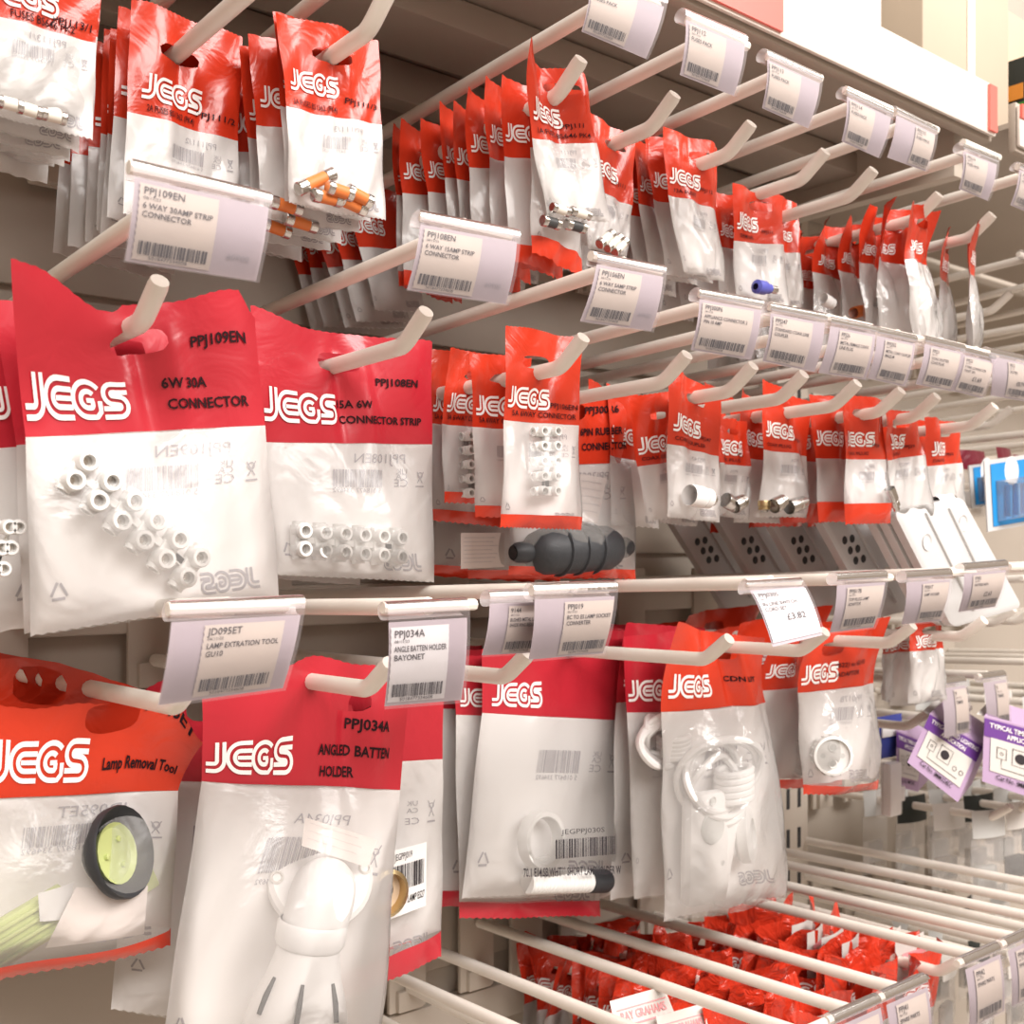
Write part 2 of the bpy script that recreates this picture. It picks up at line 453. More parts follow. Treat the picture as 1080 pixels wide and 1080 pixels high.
def make_bag(pts, label, group=None, colour='scarlet', seed=0, strip=0.0, hole=(0.5, 0.32), code=None, desc=(), logo=(0.06, 0.80, None),
             wave=0.0015, bulge=0.006, curl=(0.0, 0.0), tops=None, res=1.0, back=True, fine=True, film_mat='clear_film', code_pos=None, desc_pos=None, tsize=None, head_text_sx=1.25, cw=None, dw=None, crease=0.0, backk=.35):
    sh = Sheet(*pts, seed=seed, wave=wave, bulge=bulge, curl=curl, tops=tops, crease=((hole[0], crease) if crease else None), backk=backk)
    W, H, hv = sh.W, sh.H, sh.hv
    c = sh.base(.5, .3)[0]
    root = empty('product_bag', c)
    tag(root, label, 'bag', group)
    nu = max(8, int(46 * res)) if res > .9 else max(8, int(30 * res)); nh = max(5, int(22 * res)); nb = max(6, int(26 * res))
    hu, hvv = hole
    hl = (hu, hvv * hv, min(.19, .0105 / W), min(.0046, W * .062) / H)
    vs_, fs = grid(sh.head, 0, 1, 0, hv, nu, nh, .00022, 0, sh.up, hl)
    mesh_obj('header', vs_, fs, colour, root)
    vb = 1 - strip
    vs_, fs = grid(sh.back, 0, 1, hv, vb, nu, nb, 0, .0003 if not strip else 0, sh.up)
    mesh_obj('back_film', vs_, fs, 'back_film', root)
    vs_, fs = grid(sh.front, 0, 1, hv, vb, nu, nb, 0, .0003 if not strip else 0, sh.up)
    mesh_obj('front_film', vs_, fs, film_mat, root)
    if strip:
        vs_, fs = grid(sh.front, 0, 1, vb, 1, nu, 3, 0, .0004, sh.up)
        mesh_obj('bottom_seal', vs_, fs, colour, root)
    hh = hv * H
    # logo
    lx, ly, lh = logo
    if lh is None: lh = hh * .22
    P = Print(); P.merge(LOGO, lx * W, -ly * hh, lh)
    if P.v:
        vs_, fs = map_print(P, sh.head, W, H, sh.n, .0006)
        mesh_obj('logo', vs_, fs, 'logo_white', root, smooth=False)
    if code or desc:
        P = Print(); ts = tsize or hh * .055; bo = .026 if ts > .003 else .010
        cx, cy = code_pos or (.60, .80)
        if code: P.text(code, cx * W, -cy * hh, ts, head_text_sx, bo, width=(cw or min(.97 - cx, text_geo(code, bo)[2] * ts / .7 * head_text_sx / W)) * W)
        dx, dy = desc_pos or (.10, .93)
        lw = max([text_geo(t, bo)[2] for t in desc] or [1])
        kx = (dw * W if dw else min((.95 - dx) * W, lw * ts / .7 * head_text_sx)) / lw
        for k, t in enumerate(desc):
            P.text(t, (dx + .015 * k) * W, -(dy) * hh - k * ts * 2.1, ts, head_text_sx, bo, width=kx * text_geo(t, bo)[2])
        vs_, fs = map_print(P, sh.head, W, H, sh.n, .0006)
        mesh_obj('lettering', vs_, fs, 'dark_print', root, smooth=False)
    if back:
        P = Print(); y0 = -hv * H; ph = H - hh
        s_ = W / .09
        if fine:
            if code: P.text(code, .52 * W, y0 - ph * .14, .0042 * s_, 1.2, mirror=True)
            P.barcode(.40 * W, y0 - ph * .32, W * .30, ph * .13, seed + 5)
            P.text('5 018477 334692', .40 * W, y0 - ph * .36, .0022 * s_, 1.2, mirror=True)
            P.text('UK', .78 * W, y0 - ph * .22, .0026 * s_, 1.2, mirror=True); P.text('CA', .78 * W, y0 - ph * .255, .0026 * s_, 1.2, mirror=True)
            P.text('CE', .77 * W, y0 - ph * .31, .0035 * s_, 1.3, mirror=True)
            P.rect(.90 * W, y0 - ph * .31, .95 * W, y0 - ph * .30)
            P.stroke([(.905 * W, y0 - ph * .20), (.94 * W, y0 - ph * .28)], .0005); P.stroke([(.945 * W, y0 - ph * .20), (.91 * W, y0 - ph * .28)], .0005)
            P.ring(.925 * W, y0 - ph * .225, .014 * W, .0005, 10)
        P.merge(LOGO, .66 * W, y0 - ph * .93, W * .085, True, 3.1)
        P.recycle(.12 * W, y0 - ph * .80, .0065 * s_)
        vs_, fs = map_print(P, sh.back, W, H, sh.n, .00045)
        mesh_obj('reverse_print', vs_, fs, 'ghost_print', root, smooth=False)
    return root, sh

ORD = ['front', 'second', 'third', 'fourth', 'fifth', 'sixth', 'seventh', 'eighth', 'ninth', 'tenth', 'eleventh', 'twelfth', 'thirteenth', 'fourteenth', 'fifteenth', 'sixteenth', 'seventeenth', 'eighteenth']
def px6(p, Y):
    """six photo points -> world; each entry (x, y) or (x, y, dY)"""
    out = []
    for q in p:
        out.append(at(q[0], q[1], Y + (q[2] if len(q) > 2 else 0)))
    return out
def shifted(pts, dy, rng, rot=0.03, yaw=0.15, dz=0.003, dx=0.002, pivot=None):
    c = pivot or (pts[0] + pts[1]) / 2 + Vector((0, 0, -.02))
    M = Matrix.Rotation(rng.uniform(-yaw, yaw), 3, 'Z') @ Matrix.Rotation(rng.uniform(-rot, rot), 3, 'Y')
    o = Vector((rng.uniform(-dx, dx), dy, rng.uniform(-dz, dz)))
    return [M @ (p - c) + c + o for p in pts]
def rear_stack(pts, n, d0, dd, what, seed, group, **kw):
    """bags hanging behind a front bag on the same arm"""
    rng = random.Random(seed)
    o = {k: kw.pop(k) for k in ('rot', 'yaw', 'dz', 'dx') if k in kw}
    y = d0
    first = kw.pop('first', 1)
    for i in range(n):
        make_bag(shifted(pts, y, rng, **o), f'{ORD[first + i]} bag from the front {what}', group, seed=seed * 31 + i, res=.55, fine=False, back=(i < 4), **kw)
        y += dd * rng.uniform(.8, 1.2)

# ------------------------------------------------------------------ the setting
WALL = 0.645
def wall():
    m = MB()
    # main bay back panel and its neighbours
    m.box((0.3, WALL + .012, ZC - .1), (5.2, .012, 2.9))
    w = structure(m.build('wall_back', 'wall_paint', smooth=False), 'beige slotted steel back panel')
    k = 0
    for iz in range(-8, 6):
        z = ZC - .02 + iz * .145
        m = MB(); m.box((0.05, WALL + .003, z + .052), (1.56, .006, .062), bev=.0015)
        m.build('panel', 'wall_paint', w)
        m = MB(); m.box((0.05, WALL - .002, z - .012), (1.56, .012, .026), bev=.002)
        m.build('crossbar', 'rail_paint', w)
    for x in (-.74, .84, 1.86):
        m = MB(); m.box((x, WALL - .006, ZC - .1), (.045, .03, 2.9), bev=.002)
        m.build('upright', 'rail_paint', w)
        m = MB()
        for iz in range(-40, 34):
            m.box((x - .008, WALL - .0212, ZC + iz * .0362), (.004, .001, .018)); m.box((x + .008, WALL - .0212, ZC + iz * .0362), (.004, .001, .018))
        m.build('slot_row', 'hole_dark', w)['kind'] = 'stuff'
wall()
m = MB(); m.box((0.4, -.9, -.02), (6.0, 3.3, .04)); structure(m.build('floor', 'floor_tile', smooth=False), 'pale shop floor')

# overhead shelf above the hooks
SHY, SHZ = 0.405, ZC + .300
def shelf():
    r = empty('overhead_shelf', (0.0, WALL, SHZ)); tag(r, 'beige steel shelf above the hooks with a pale edge strip', 'shelf')
    m = MB(); m.box((-.05, (SHY + WALL) / 2 + .002, SHZ + .012), (1.655, WALL - SHY - .008, .004)); m.build('deck', 'shelf_paint', r, False)
    m = MB(); m.box((-.05, SHY + .006, SHZ + .010), (1.655, .008, .034), bev=.001); m.build('front_lip', 'shelf_paint', r)
    m = MB(); m.box((-.05, .53, SHZ + .0), (1.64, .05, .018), bev=.002); m.build('stiffener', 'shelf_paint', r)
    m = MB(); m.box((-.05, .60, SHZ - .004), (1.64, .018, .026), bev=.002); m.build('stiffener', 'shelf_paint', r)
    m = MB(); m.box((.765, .53, SHZ - .005), (.012, .21, .05), bev=.001); m.build('bracket', 'rail_paint', r)
    m = MB(); m.box((-.05, SHY - .001, SHZ + .013), (1.65, .003, .036), bev=.001); m.build('ticket_edge', 'strip_white', r)
    m = MB(); m.box((.43, SHY - .0035, SHZ + .013), (.20, .002, .032)); m.build('red_strip', 'strip_red', r)
    m = MB(); m.box((.768, SHY - .0035, SHZ + .013), (.010, .002, .032)); m.build('red_strip', 'strip_red', r)
    r = empty('neighbour_shelf', (1.3, WALL, SHZ)); tag(r, 'steel shelf of the next bay with a red-edged strip', 'shelf')
    m = MB(); m.box((1.35, (SHY + WALL) / 2 + .002, SHZ + .014), (1.08, WALL - SHY - .008, .004)); m.build('deck', 'shelf_paint', r, False)
    m = MB(); m.box((1.35, SHY + .004, SHZ + .012), (1.08, .006, .036), bev=.001); m.build('front_lip', 'shelf_paint', r)
    m = MB(); m.box((1.35, SHY - .001, SHZ + .012), (1.08, .003, .030), bev=.001); m.build('ticket_edge', 'strip_white', r)
    m = MB(); m.box((1.35, SHY - .003, SHZ + .022), (1.08, .002, .010)); m.build('red_strip', 'strip_red', r)
shelf()

# ------------------------------------------------------------------ display hooks
TIPY, LABY = 0.39, 0.362
def hook(X, zt, desc, wy=WALL - .012, tipy=TIPY, laby=LABY, lab=True, r=.0038, dlab=.028, xw=None, width=.044, zlab=None):
    """double hook: product arm with up-bent tip, ticket rod above with a crossbar"""
    za = zt - .0115
    root = empty('display_hook', (X, wy, za)); tag(root, desc, 'hook', 'wire display hooks')
    m = MB(); y1 = tipy + .021
    pts = [(X, wy, za - .004), (X, (wy + y1) / 2, za - .002), (X, y1, za)]
    for k in range(1, 6):
        t = k / 5
        pts.append((X, y1 - .009 * t, za + .0034 * t * t))
    pts.append((X, tipy + .002, zt - .0008)); pts.append((X, tipy, zt + .0008))
    m.tube(pts, [r] * (len(pts) - 1) + [r * .9], 12); m.build('product_arm', 'cream_wire', root)
    if lab:
        zl = zlab if zlab is not None else zt + dlab
        m = MB(); m.tube([(X, wy, zl - .010), (X, laby + .02, zl - .001), (X, laby + .001, zl)], r * .95, 12); m.build('ticket_rod', 'cream_wire', root)
        m = MB(); m.tube([(X - width / 2, laby, zl), (X + width / 2, laby, zl)], r * .62, 8); m.build('crossbar', 'cream_wire', root)
    m = MB(); zlo, zhi = za - .02, (zt + dlab + .006 if lab else za + .03)
    m.box((X, wy + .004, (zlo + zhi) / 2), (.030, .004, zhi - zlo), bev=.0012)
    m.box((X, wy + .001, zlo + .008), (.020, .006, .014), bev=.001)
    m.build('back_plate', 'rail_paint', root)
    return root

XT = [.130, .203, .257, .3635, .428, .4885, .555, .604, .678, .746]
XA = [.160, .275, .365, .437, .490, .535, .587, .634, .675, .749]
XB = [.173, .257, .331, .470, .555, .647, .735]
ZA = [.1250, .1311, .1307, .1249, .1260, .1265, .126, .127, .1265, .1265]
ZB = [-.018, -.020, -.015, -.014, -.013, -.011, -.008]
XCc = [.387, .433, .492, .538, .586, .671, .723, .776, .812, .860]
ORDL = ['first', 'second', 'third', 'fourth', 'fifth', 'sixth', 'seventh', 'eighth', 'ninth', 'tenth']
for i, x in enumerate(XT): hook(x, ZC + .231, f'cream wire display hook, {ORDL[i]} from left in the top row', zlab=ZC + .2525)
for i, x in enumerate(XA): hook(x, ZC + (.101 if i else .0962), f'cream wire display hook, {ORDL[i]} from left in the middle row', zlab=ZC + ZA[i])
for i, x in enumerate(XB): hook(x, ZC - .045, f'cream wire display hook, {ORDL[i]} from left in the row below the middle', zlab=ZC + ZB[i])
for i, x in enumerate(XCc): hook(x, ZC - .275, f'cream wire display hook, {ORDL[i]} from left in the bottom row', dlab=.026, tipy=.40, width=(.034 if x > .76 else .044))

# ------------------------------------------------------------------ price tickets
def ticket(c4, label, lines=(), Y=LABY - .004, tu=(.03, .62), paper='ticket_paper', price=None, tilt=0.0, seed=1, insert=True, barcode=True, group='price tickets in clear holders', rev=None, tv=(.20, .95)):
    TL, TR, BR, BL = [q if isinstance(q, Vector) else at(q[0], q[1], Y + (tilt if k > 1 else 0)) for k, q in enumerate(c4)]
    root = empty('price_ticket', (TL + TR) / 2); tag(root, label, 'price ticket', group)
    n = (TR - TL).cross(BL - TL).normalized()
    if n.y > 0: n = -n
    W = ((TR - TL).length + (BR - BL).length) / 2; H = ((BL - TL).length + (BR - TR).length) / 2
    def P_(u, v, off=0.0):
        a = lerp(TL, BL, v); b = lerp(TR, BR, v)
        return lerp(a, b, u) + n * (off + .0022 * math.sin(math.pi * v) * .8)
    up = (TL - BL).normalized(); rr = .0036
    # clear holder sheet and rolled top that grips the crossbar
    vs_, fs = grid(lambda u, v: P_(u, v, .0009), 0, 1, .07, 1, 6, 8)
    mesh_obj('holder', vs_, fs, 'holder_clear', root)
    m = MB(); c0, c1 = P_(0, .06) - n * (rr * .8), P_(1, .06) - n * (rr * .8)
    prof = []
    nseg = 12
    for s_i, cc in enumerate((c0, c1)):
        for k in range(nseg + 1):
            th = math.radians(-20 + 290 * k / nseg)
            prof.append(cc + n * (rr * math.cos(th)) + up * (rr * math.sin(th)))
    m.add(prof, [(k, k + 1, nseg + 2 + k, nseg + 1 + k) for k in range(nseg)])
    m.build('rolled_grip', 'holder_roll', root)
    if insert:
        vs_, fs = grid(lambda u, v: P_(u, v, -.0004), .02, .985, tv[0] - .05, .975, 4, 4)
        mesh_obj('insert_card', vs_, fs, 'insert_paper', root)
    # paper with a perforated edge
    u0, u1 = tu; v0, v1 = tv
    vs_ = []; fs = []; nz = 22
    for k in range(nz + 1):
        v = v0 + (v1 - v0) * k / nz; z = (.008 if k % 2 else 0)
        vs_ += [P_(u0 + z, v, .0003), P_((u0 + u1) / 2, v, .0003), P_(u1 - z * .4, v, .0003)]
    for k in range(nz):
        for j in (0, 1): fs.append((3 * k + j, 3 * k + 3 + j, 3 * k + 4 + j, 3 * k + 1 + j))
    mesh_obj('paper', vs_, fs, paper, root)
    pw, ph = (u1 - u0), (v1 - v0)
    Pm = Print(); Pw, Ph = pw * W, ph * H
    th = Ph * .088
    y = -Ph * .14
    for k, t in enumerate(lines):
        if not t: continue
        if k == 0:
            Pm.text(t, Pw * .05, y, th * 1.12, 1.0, .006); y -= th * .8
            Pm.text('08/11/23', Pw * .05, y, th * .45, 1.2); y -= th * 1.35
        else:
            Pm.text(t, Pw * .05, y, th * .86, 1.0, .010, width=min(Pw * .9, text_geo(t, .010)[2] * th * .86 / .7)); y -= th * 1.3
    if price: Pm.text(price, Pw * .40, -Ph * .66, Ph * .13, 1.1, .01)
    if barcode:
        Pm.barcode(Pw * .06, -Ph * .93, Pw * .88, Ph * .17, seed)
        Pm.text('5018477334608', Pw * .2, -Ph * .985, Ph * .045, 1.3)
    vv = [P_(u0 + pw * (x / Pw), v0 + ph * (-yy / Ph), .0007) for (x, yy) in Pm.v]
    mesh_obj('print', vv, Pm.f, 'ink', root, smooth=False)
    if rev:
        Q = Print(); Q.text(rev, W * .72, -H * .80, H * .06, 1.2, mirror=True)
        mesh_obj('reverse_print', [P_(x / W, -yy / H, .0002) for (x, yy) in Q.v], Q.f, 'ghost_print', root, smooth=False)
    return root

TA = [
 ([(140, 170), (287, 206), (272, 299), (129, 277)], ('PPJ109EN', '6 WAY 30AMP STRIP', 'CONNECTOR'), (.05, .61), None, 'large price ticket for the 30 amp strip connector, above the big diagonal connector bag'),
 ([(443, 224), (548, 244), (535, 323), (427, 307)], ('PPJ108EN', '6 WAY 15AMP STRIP', 'CONNECTOR'), (.05, .62), None, 'price ticket for the 15 amp strip connector, second from left in the middle row'),
 ([(630, 268), (702, 282), (688, 351), (610, 340)], ('PPJ106EN', '6 WAY 5AMP STRIP', 'CONNECTOR'), (.06, .66), None, 'price ticket for the 5 amp strip connector, third from left in the middle row'),
 ([(737, 306), (805, 318), (793, 381), (727, 370)], ('PPJ300P6', 'APPLIANCE CONNECTOR 2', 'PIN 10 AMP'), (.05, .85), None, 'price ticket for an appliance connector, fourth from left in the middle row'),
 ([(812, 321), (872, 332), (860, 394), (803, 382)], ('PPJ247', 'STANDARD COAX LINE', 'COUPLER'), (.05, .75), None, 'price ticket for a coax line coupler, fifth from left in the middle row'),
 ([(876, 335), (925, 345), (914, 402), (862, 394)], ('PPJ26', 'METAL FEMALE COAX', 'LINE PLUG'), (.2, .9), None, 'price ticket for a coax line plug, sixth from left in the middle row'),
 ([(925, 346), (967, 355), (955, 409), (914, 400)], ('PPJ252', 'METAL COAX COUPLER', 'MALE-M'), (.2, .9), None, 'price ticket leaning slightly, seventh from left in the middle row'),
 ([(975, 355), (1018, 365), (1005, 414), (965, 406)], ('PPJ21', 'COAX SPLITTER', 'COAX PLUG'), (.15, .9), None, 'narrow price ticket, eighth from left in the middle row'),
 ([(1012, 366), (1050, 375), (1036, 421), (1000, 412)], ('PPJ22', 'F TYPE CONNECTOR', 'TWIST ON'), (.15, .95), '£1.69', 'price ticket marked £1.69, ninth from left in the middle row'),
 ([(1043, 368), (1088, 378), (1080, 424), (1044, 418)], ('9055', 'SPLITTER'), (.4, .97), '£0.79', 'price ticket marked £0.79 at the right end of the middle row'),
]
for i, (c4, ln, tu, pr, lb) in enumerate(TA):
    ticket(c4, lb, ln, tu=tu, price=pr, seed=10 + i, rev='00906' if i < 3 else None)
TT = [
 ([(622, -28), (704, -2), (682, 64), (612, 34)], (.03, .62)), ([(722, 10), (788, 38), (775, 103), (716, 80)], (.06, .66)),
 ([(808, 53), (867, 80), (853, 137), (803, 115)], (.04, .62)), ([(892, 93), (942, 117), (927, 168), (887, 150)], (.06, .62)),
 ([(945, 113), (988, 135), (977, 182), (935, 167)], (.48, .96)), ([(1015, 152), (1053, 167), (1042, 213), (1011, 200)], (.06, .7)),
 ([(1075, 172), (1112, 186), (1100, 232), (1065, 217)], (.06, .7))]
for i, (c4, tu) in enumerate(TT):
    ticket(c4, f'price ticket in clear holder, {ORDL[i]} from left in the top row under the shelf', ('PPJ11' + '1234567'[i], 'FUSES PACK'), tu=tu, seed=40 + i)
TB = [
 ([(180, 638), (322, 632), (300, 728), (164, 747)], ('JD095ET', 'LAMP EXTRATION TOOL', 'GU10'), (.25, .86), None, 'ticket_paper', 'large price ticket for the lamp extraction tool, leftmost of the lower row'),
 ([(408, 638), (494, 633), (488, 741), (404, 748)], ('PPJ034A', 'ANGLE BATTEN HOLDER', 'BAYONET'), (.03, .74), None, 'ticket_white', 'price ticket for the angle batten holder, hanging straight beside the long rod'),
 ([(562, 619), (651, 616), (637, 691), (556, 698)], ('PPJ019', 'BC TO ES LAMP SOCKET', 'CONVERTER'), (.36, .97), None, 'ticket_paper', 'price ticket for a lamp socket converter, overlapping a smaller ticket'),
 ([(784, 612), (844, 609), (869, 671), (815, 684)], ('PPJ0305', 'IN LINE SWITCH', 'CORD SET'), (.03, .97), '£3.82', 'ticket_white', 'bright white price ticket marked £3.82 slanting on the lower row'),
 ([(882, 607), (936, 604), (922, 663), (874, 669)], ('PPJ017B', 'TOP PLUG LAMP', 'ADAPTOR'), (.2, .95), None, 'ticket_paper', 'price ticket just right of the bright slanting one in the lower row'),
 ([(955, 605), (1004, 602), (992, 656), (950, 660)], ('PPJ017', 'LAMP HOLDER'), (.35, .95), None, 'ticket_paper', 'price ticket above the two small crumpled bags in the lower row'),
 ([(1016, 597), (1063, 593), (1050, 641), (1010, 647)], ('PPJ05', 'PATTRESS BOX'), (.2, .95), '£2.63', 'ticket_paper', 'price ticket marked £2.63 in front of the white plates'),
]
for i, (c4, ln, tu, pr, pp, lb) in enumerate(TB):
    ticket(c4, lb, ln, tu=tu, price=pr, paper=pp, seed=60 + i, tilt=(-.030 if i == 3 else 0), tv=(.22, .94), barcode=(pr is None or i > 3))
ticket([(516, 627), (572, 625), (562, 690), (507, 693)], 'smaller price ticket half hidden behind the socket converter ticket', ('9144', 'BUSHED METAL LAMP', 'SHADE RING REDUCER'), Y=LABY + .010, tu=(.36, .98), seed=77)

# ------------------------------------------------------------------ front bags and the bags behind them
G = {}
def bag(key, X, holepx, p, label, Y=None, **kw):
    Yv = Y if Y is not None else Y_of(holepx[0], X)
    pts = px6(p, Yv)
    if holepx is None: holepx = ((p[0][0] + p[1][0]) / 2, p[0][1] + 20)
    h = at(holepx[0], holepx[1], Yv)
    t = pts[1] - pts[0]
    u = max(.2, min(.8, (h - pts[0]).dot(t) / t.length_squared))
    top = lerp(pts[0], pts[1], u); bot = lerp(pts[2], pts[3], u)
    kw.setdefault('hole', (u, max(.27, min(.5, (top - h).length / (top - bot).length))))
    r, sh = make_bag(pts, label, **kw)
    G[key] = (pts, sh, Yv)
    return pts, sh, Yv

# -- top row
bag('T1', .130, None, [(-60, -70), (108, -18), (-52, 6), (103, 43), (-50, 108), (98, 147)], 'bag with three glass fuses at the top left corner of the picture', Y=.445, hole=(.5, .3), colour='scarlet', seed=1, code='PPJ113/1', desc=('FUSES BS646 PK2',), code_pos=(.68, .86), cw=.28, desc_pos=(.38, .96), dw=.46, logo=(.22, .80, .0095), tsize=.0030, bulge=.004)
rear_stack(G['T1'][0], 8, .006, .007, 'on the top left corner hook', 101, 'bags on the top left corner hook', dz=.004, yaw=.08, colour='scarlet')
p, sh, Y = bag('T2', .203, (190, 60), [(138, 0), (257, 38), (134, 118), (252, 148), (128, 226), (249, 262)], 'small bag half covered by the largest price ticket, foremost on its top hook', colour='scarlet', seed=2, code='PPJ111/2', crease=.0010, desc=('2A FUSES BS1362 (PK4)',), code_pos=(.60, .87), cw=.36, desc_pos=(.15, .955), dw=.44, logo=(.11, .86, .0100), tsize=.0026, bulge=.004)
rear_stack(p, 7, .010, .013, 'on the second top hook', 102, 'bags on the second top hook', dz=.003, yaw=.12)
p, sh, Y = bag('T3', .257, (352, 60), [(290, 13), (403, 40), (300, 113), (403, 131), (304, 214), (405, 233)], 'small bag with loose orange fuses, foremost on the third top hook', colour='scarlet', seed=3, code='PPJ111/3', crease=.0014, desc=('3A FUSES BS1362 (PK4)',), code_pos=(.60, .84), cw=.36, desc_pos=(.08, .955), dw=.46, logo=(.08, .80, .0085), tsize=.0024, bulge=.006)
rear_stack(p, 8, .010, .012, 'on the top row hook with the orange fuse bag', 103, 'bags behind the orange fuse bag', dz=.006, yaw=.15)
p, sh, Y = bag('T4', .3635, (589, 84), [(535, 52), (611, 80), (560, 146), (624, 153), (578, 228), (641, 235)], 'glossy bag tilted forward in front of a fanned row of bags, top row', colour='scarlet', seed=4, code='PPJ111', desc=('1A FUSES BS646 PK4',), logo=(.06, .80, .0085), tsize=.0022, bulge=.007, wave=.002, curl=(.012, 0))
T4b = px6([(548, 65), (615, 88), (562, 150), (627, 160), (566, 262), (628, 284)], Y + .006)
rear_stack(T4b, 9, .004, .0135, 'in the fanned row on the fourth top hook', 104, 'fanned fuse bags on the fourth top hook', strip=.10, curl=(.008, .004), dz=.004, yaw=.10, rot=.05)
T4c = [q + Vector((0, .155, -.022)) for q in G['T4'][0]]
rear_stack(T4c, 6, 0, .014, 'deep in shade on the fourth top hook', 105, 'shaded bags deep on the fourth top hook', first=10, dz=.004, colour='scarlet')
p, sh, Y = bag('T5', .428, (648, 143), [(606, 112), (670, 146), (612, 196), (668, 217), (620, 262), (662, 270)], 'narrow bag half hidden behind the glossy tilted bag, top row', Y=.432, colour='scarlet', seed=5, code='PPJ111', logo=(.1, .8, .008), tsize=.002, bulge=.006)
rear_stack(p, 6, .012, .018, 'on the fifth top hook', 106, 'bags on the fifth top hook', dz=.006)
p, sh, Y = bag('T6', .4885, (738, 160), [(700, 133), (758, 156), (706, 205), (757, 222), (719, 287), (765, 297)], 'shiny bag under the sixth top hook, front of a short row', colour='scarlet', seed=6, code='PPJ112', desc=('13A FUSES',), logo=(.05, .82, .008), tsize=.002, bulge=.008)
rear_stack(p, 6, .012, .013, 'on the sixth top hook', 107, 'bags on the sixth top hook', dz=.004)
p, sh, Y = bag('T7', .555, (805, 208), [(769, 194), (826, 208), (773, 254), (826, 258), (778, 314), (829, 324)], 'bag with a small blue part on the seventh top hook', colour='scarlet', seed=7, code='PPJ211', desc=('TERMINAL',), logo=(.05, .80, .0085), tsize=.002, bulge=.008)
rear_stack(p, 5, .012, .016, 'on the seventh top hook', 108, 'bags on the seventh top hook', dz=.004)
p, sh, Y = bag('T8', .604, (846, 220), [(812, 202), (842, 214), (816, 262), (842, 268), (822, 320), (843, 326)], 'sliver of a shiny bag between two top row bags', Y=.455, colour='scarlet', seed=8, logo=(.1, .8, .006), bulge=.006)
# sideways bunch on the ninth top hook
rngT9 = random.Random(9)
for i in range(11):
    Yb = .405 + .0165 * i
    c = Vector((.678, Yb, ZC + .214 + rngT9.uniform(-.004, .004)))
    yaw = rngT9.uniform(.05, .32)
    if i == 0: yaw = .14
    M = Matrix.Rotation(yaw, 3, 'Z') @ Matrix.Rotation(rngT9.uniform(-.10, .10), 3, 'Y')
    w, hh, h = .046, .036, .094
    q = [c + M @ Vector(v) for v in ((-w / 2, 0, .013), (w / 2, 0, .013), (-w / 2, 0, .013 - hh), (w / 2, 0, .013 - hh), (-w / 2, -.004, .013 - h), (w / 2, -.004, .013 - h))]
    make_bag(q, f'{ORD[i]} bag from the front in the turned sideways bunch, top row right', 'sideways bunch of bags', colour='scarlet', seed=900 + i, res=.7, bulge=.011, wave=.0025, curl=(.010, .012), fine=False, back=(i < 6), film_mat='loose_film', logo=(.1, .85, .0065))
for i in range(2):
    c = Vector((.746, .405 + .02 * i, ZC + .212)); M = Matrix.Rotation(.42 - .06 * i, 3, 'Z')
    w, hh, h = .044, .034, .085
    q = [c + M @ Vector(v) for v in ((-w / 2, 0, .013), (w / 2, 0, .013), (-w / 2, 0, .013 - hh), (w / 2, 0, .013 - hh), (-w / 2, 0, .013 - h), (w / 2, 0, .013 - h))]
    make_bag(q, f'{ORD[i]} bag on the last hook of the top row', 'bags on the last top hook', colour='scarlet', seed=930 + i, res=.6, bulge=.009, curl=(.01, .0), fine=False, film_mat='loose_film')

# -- middle row
p, sh, Y = bag('A1', .160, (140, 357), [(2, 298), (262, 332), (27, 461), (278, 449), (33, 671), (294, 630)], 'large bag with a 30 amp connector strip lying diagonally, front left', colour='crimson', seed=11,
    code='PPJ109EN', desc=('6W 30A', 'CONNECTOR'), code_pos=(.70, .36), desc_pos=(.56, .67), cw=.245, dw=.35, logo=(.02, .90, .0132), tsize=.0038, wave=.0016, bulge=.014, backk=.7, curl=(.012, .006),
    tops=[(0, .006), (.10, .006), (.40, -.006), (.47, -.002), (.6, .0), (.93, .008), (1, -.002)], head_text_sx=1.35, crease=.0032)
rear_stack(p, 5, .026, .019, 'behind the large diagonal connector bag', 111, 'large bags on the first middle hook', colour='crimson', dz=.003, yaw=.06, dx=.004, hole=(.5, .3))
p, sh, Y = bag('A2', .275, (355, 378), [(264, 329), (452, 361), (277, 466), (454, 469), (290, 606), (459, 614)], 'large bag with a 15 amp connector strip lying level, second in the middle row', colour='crimson', seed=12,
    code='PPJ108EN', desc=('15A 6W', 'CONNECTOR STRIP'), code_pos=(.66, .46), desc_pos=(.44, .68), cw=.24, dw=.47, logo=(.03, .84, .0132), tsize=.0036, wave=.0014, bulge=.012, backk=.7, head_text_sx=1.3,
    tops=[(0, .003), (.3, -.003), (.6, -.002), (1, .0)], crease=.0035)
rear_stack(p, 6, .024, .018, 'behind the level connector strip bag', 112, 'large bags on the second middle hook', colour='crimson', dz=.005, yaw=.05, dx=.004, rot=.05)
p, sh, Y = bag('A3', .365, (568, 383), [(535, 343), (612, 356), (530, 443), (609, 449), (527, 556), (612, 559)], 'bag with a small upright connector strip and red bottom seal, third in the middle row', colour='scarlet', seed=13, strip=.065,
    code='PPJ106EN', desc=('5A 6WAY CONNECTOR',), code_pos=(.60, .83), desc_pos=(.12, .94), logo=(.06, .86, .0095), tsize=.0026, bulge=.012)
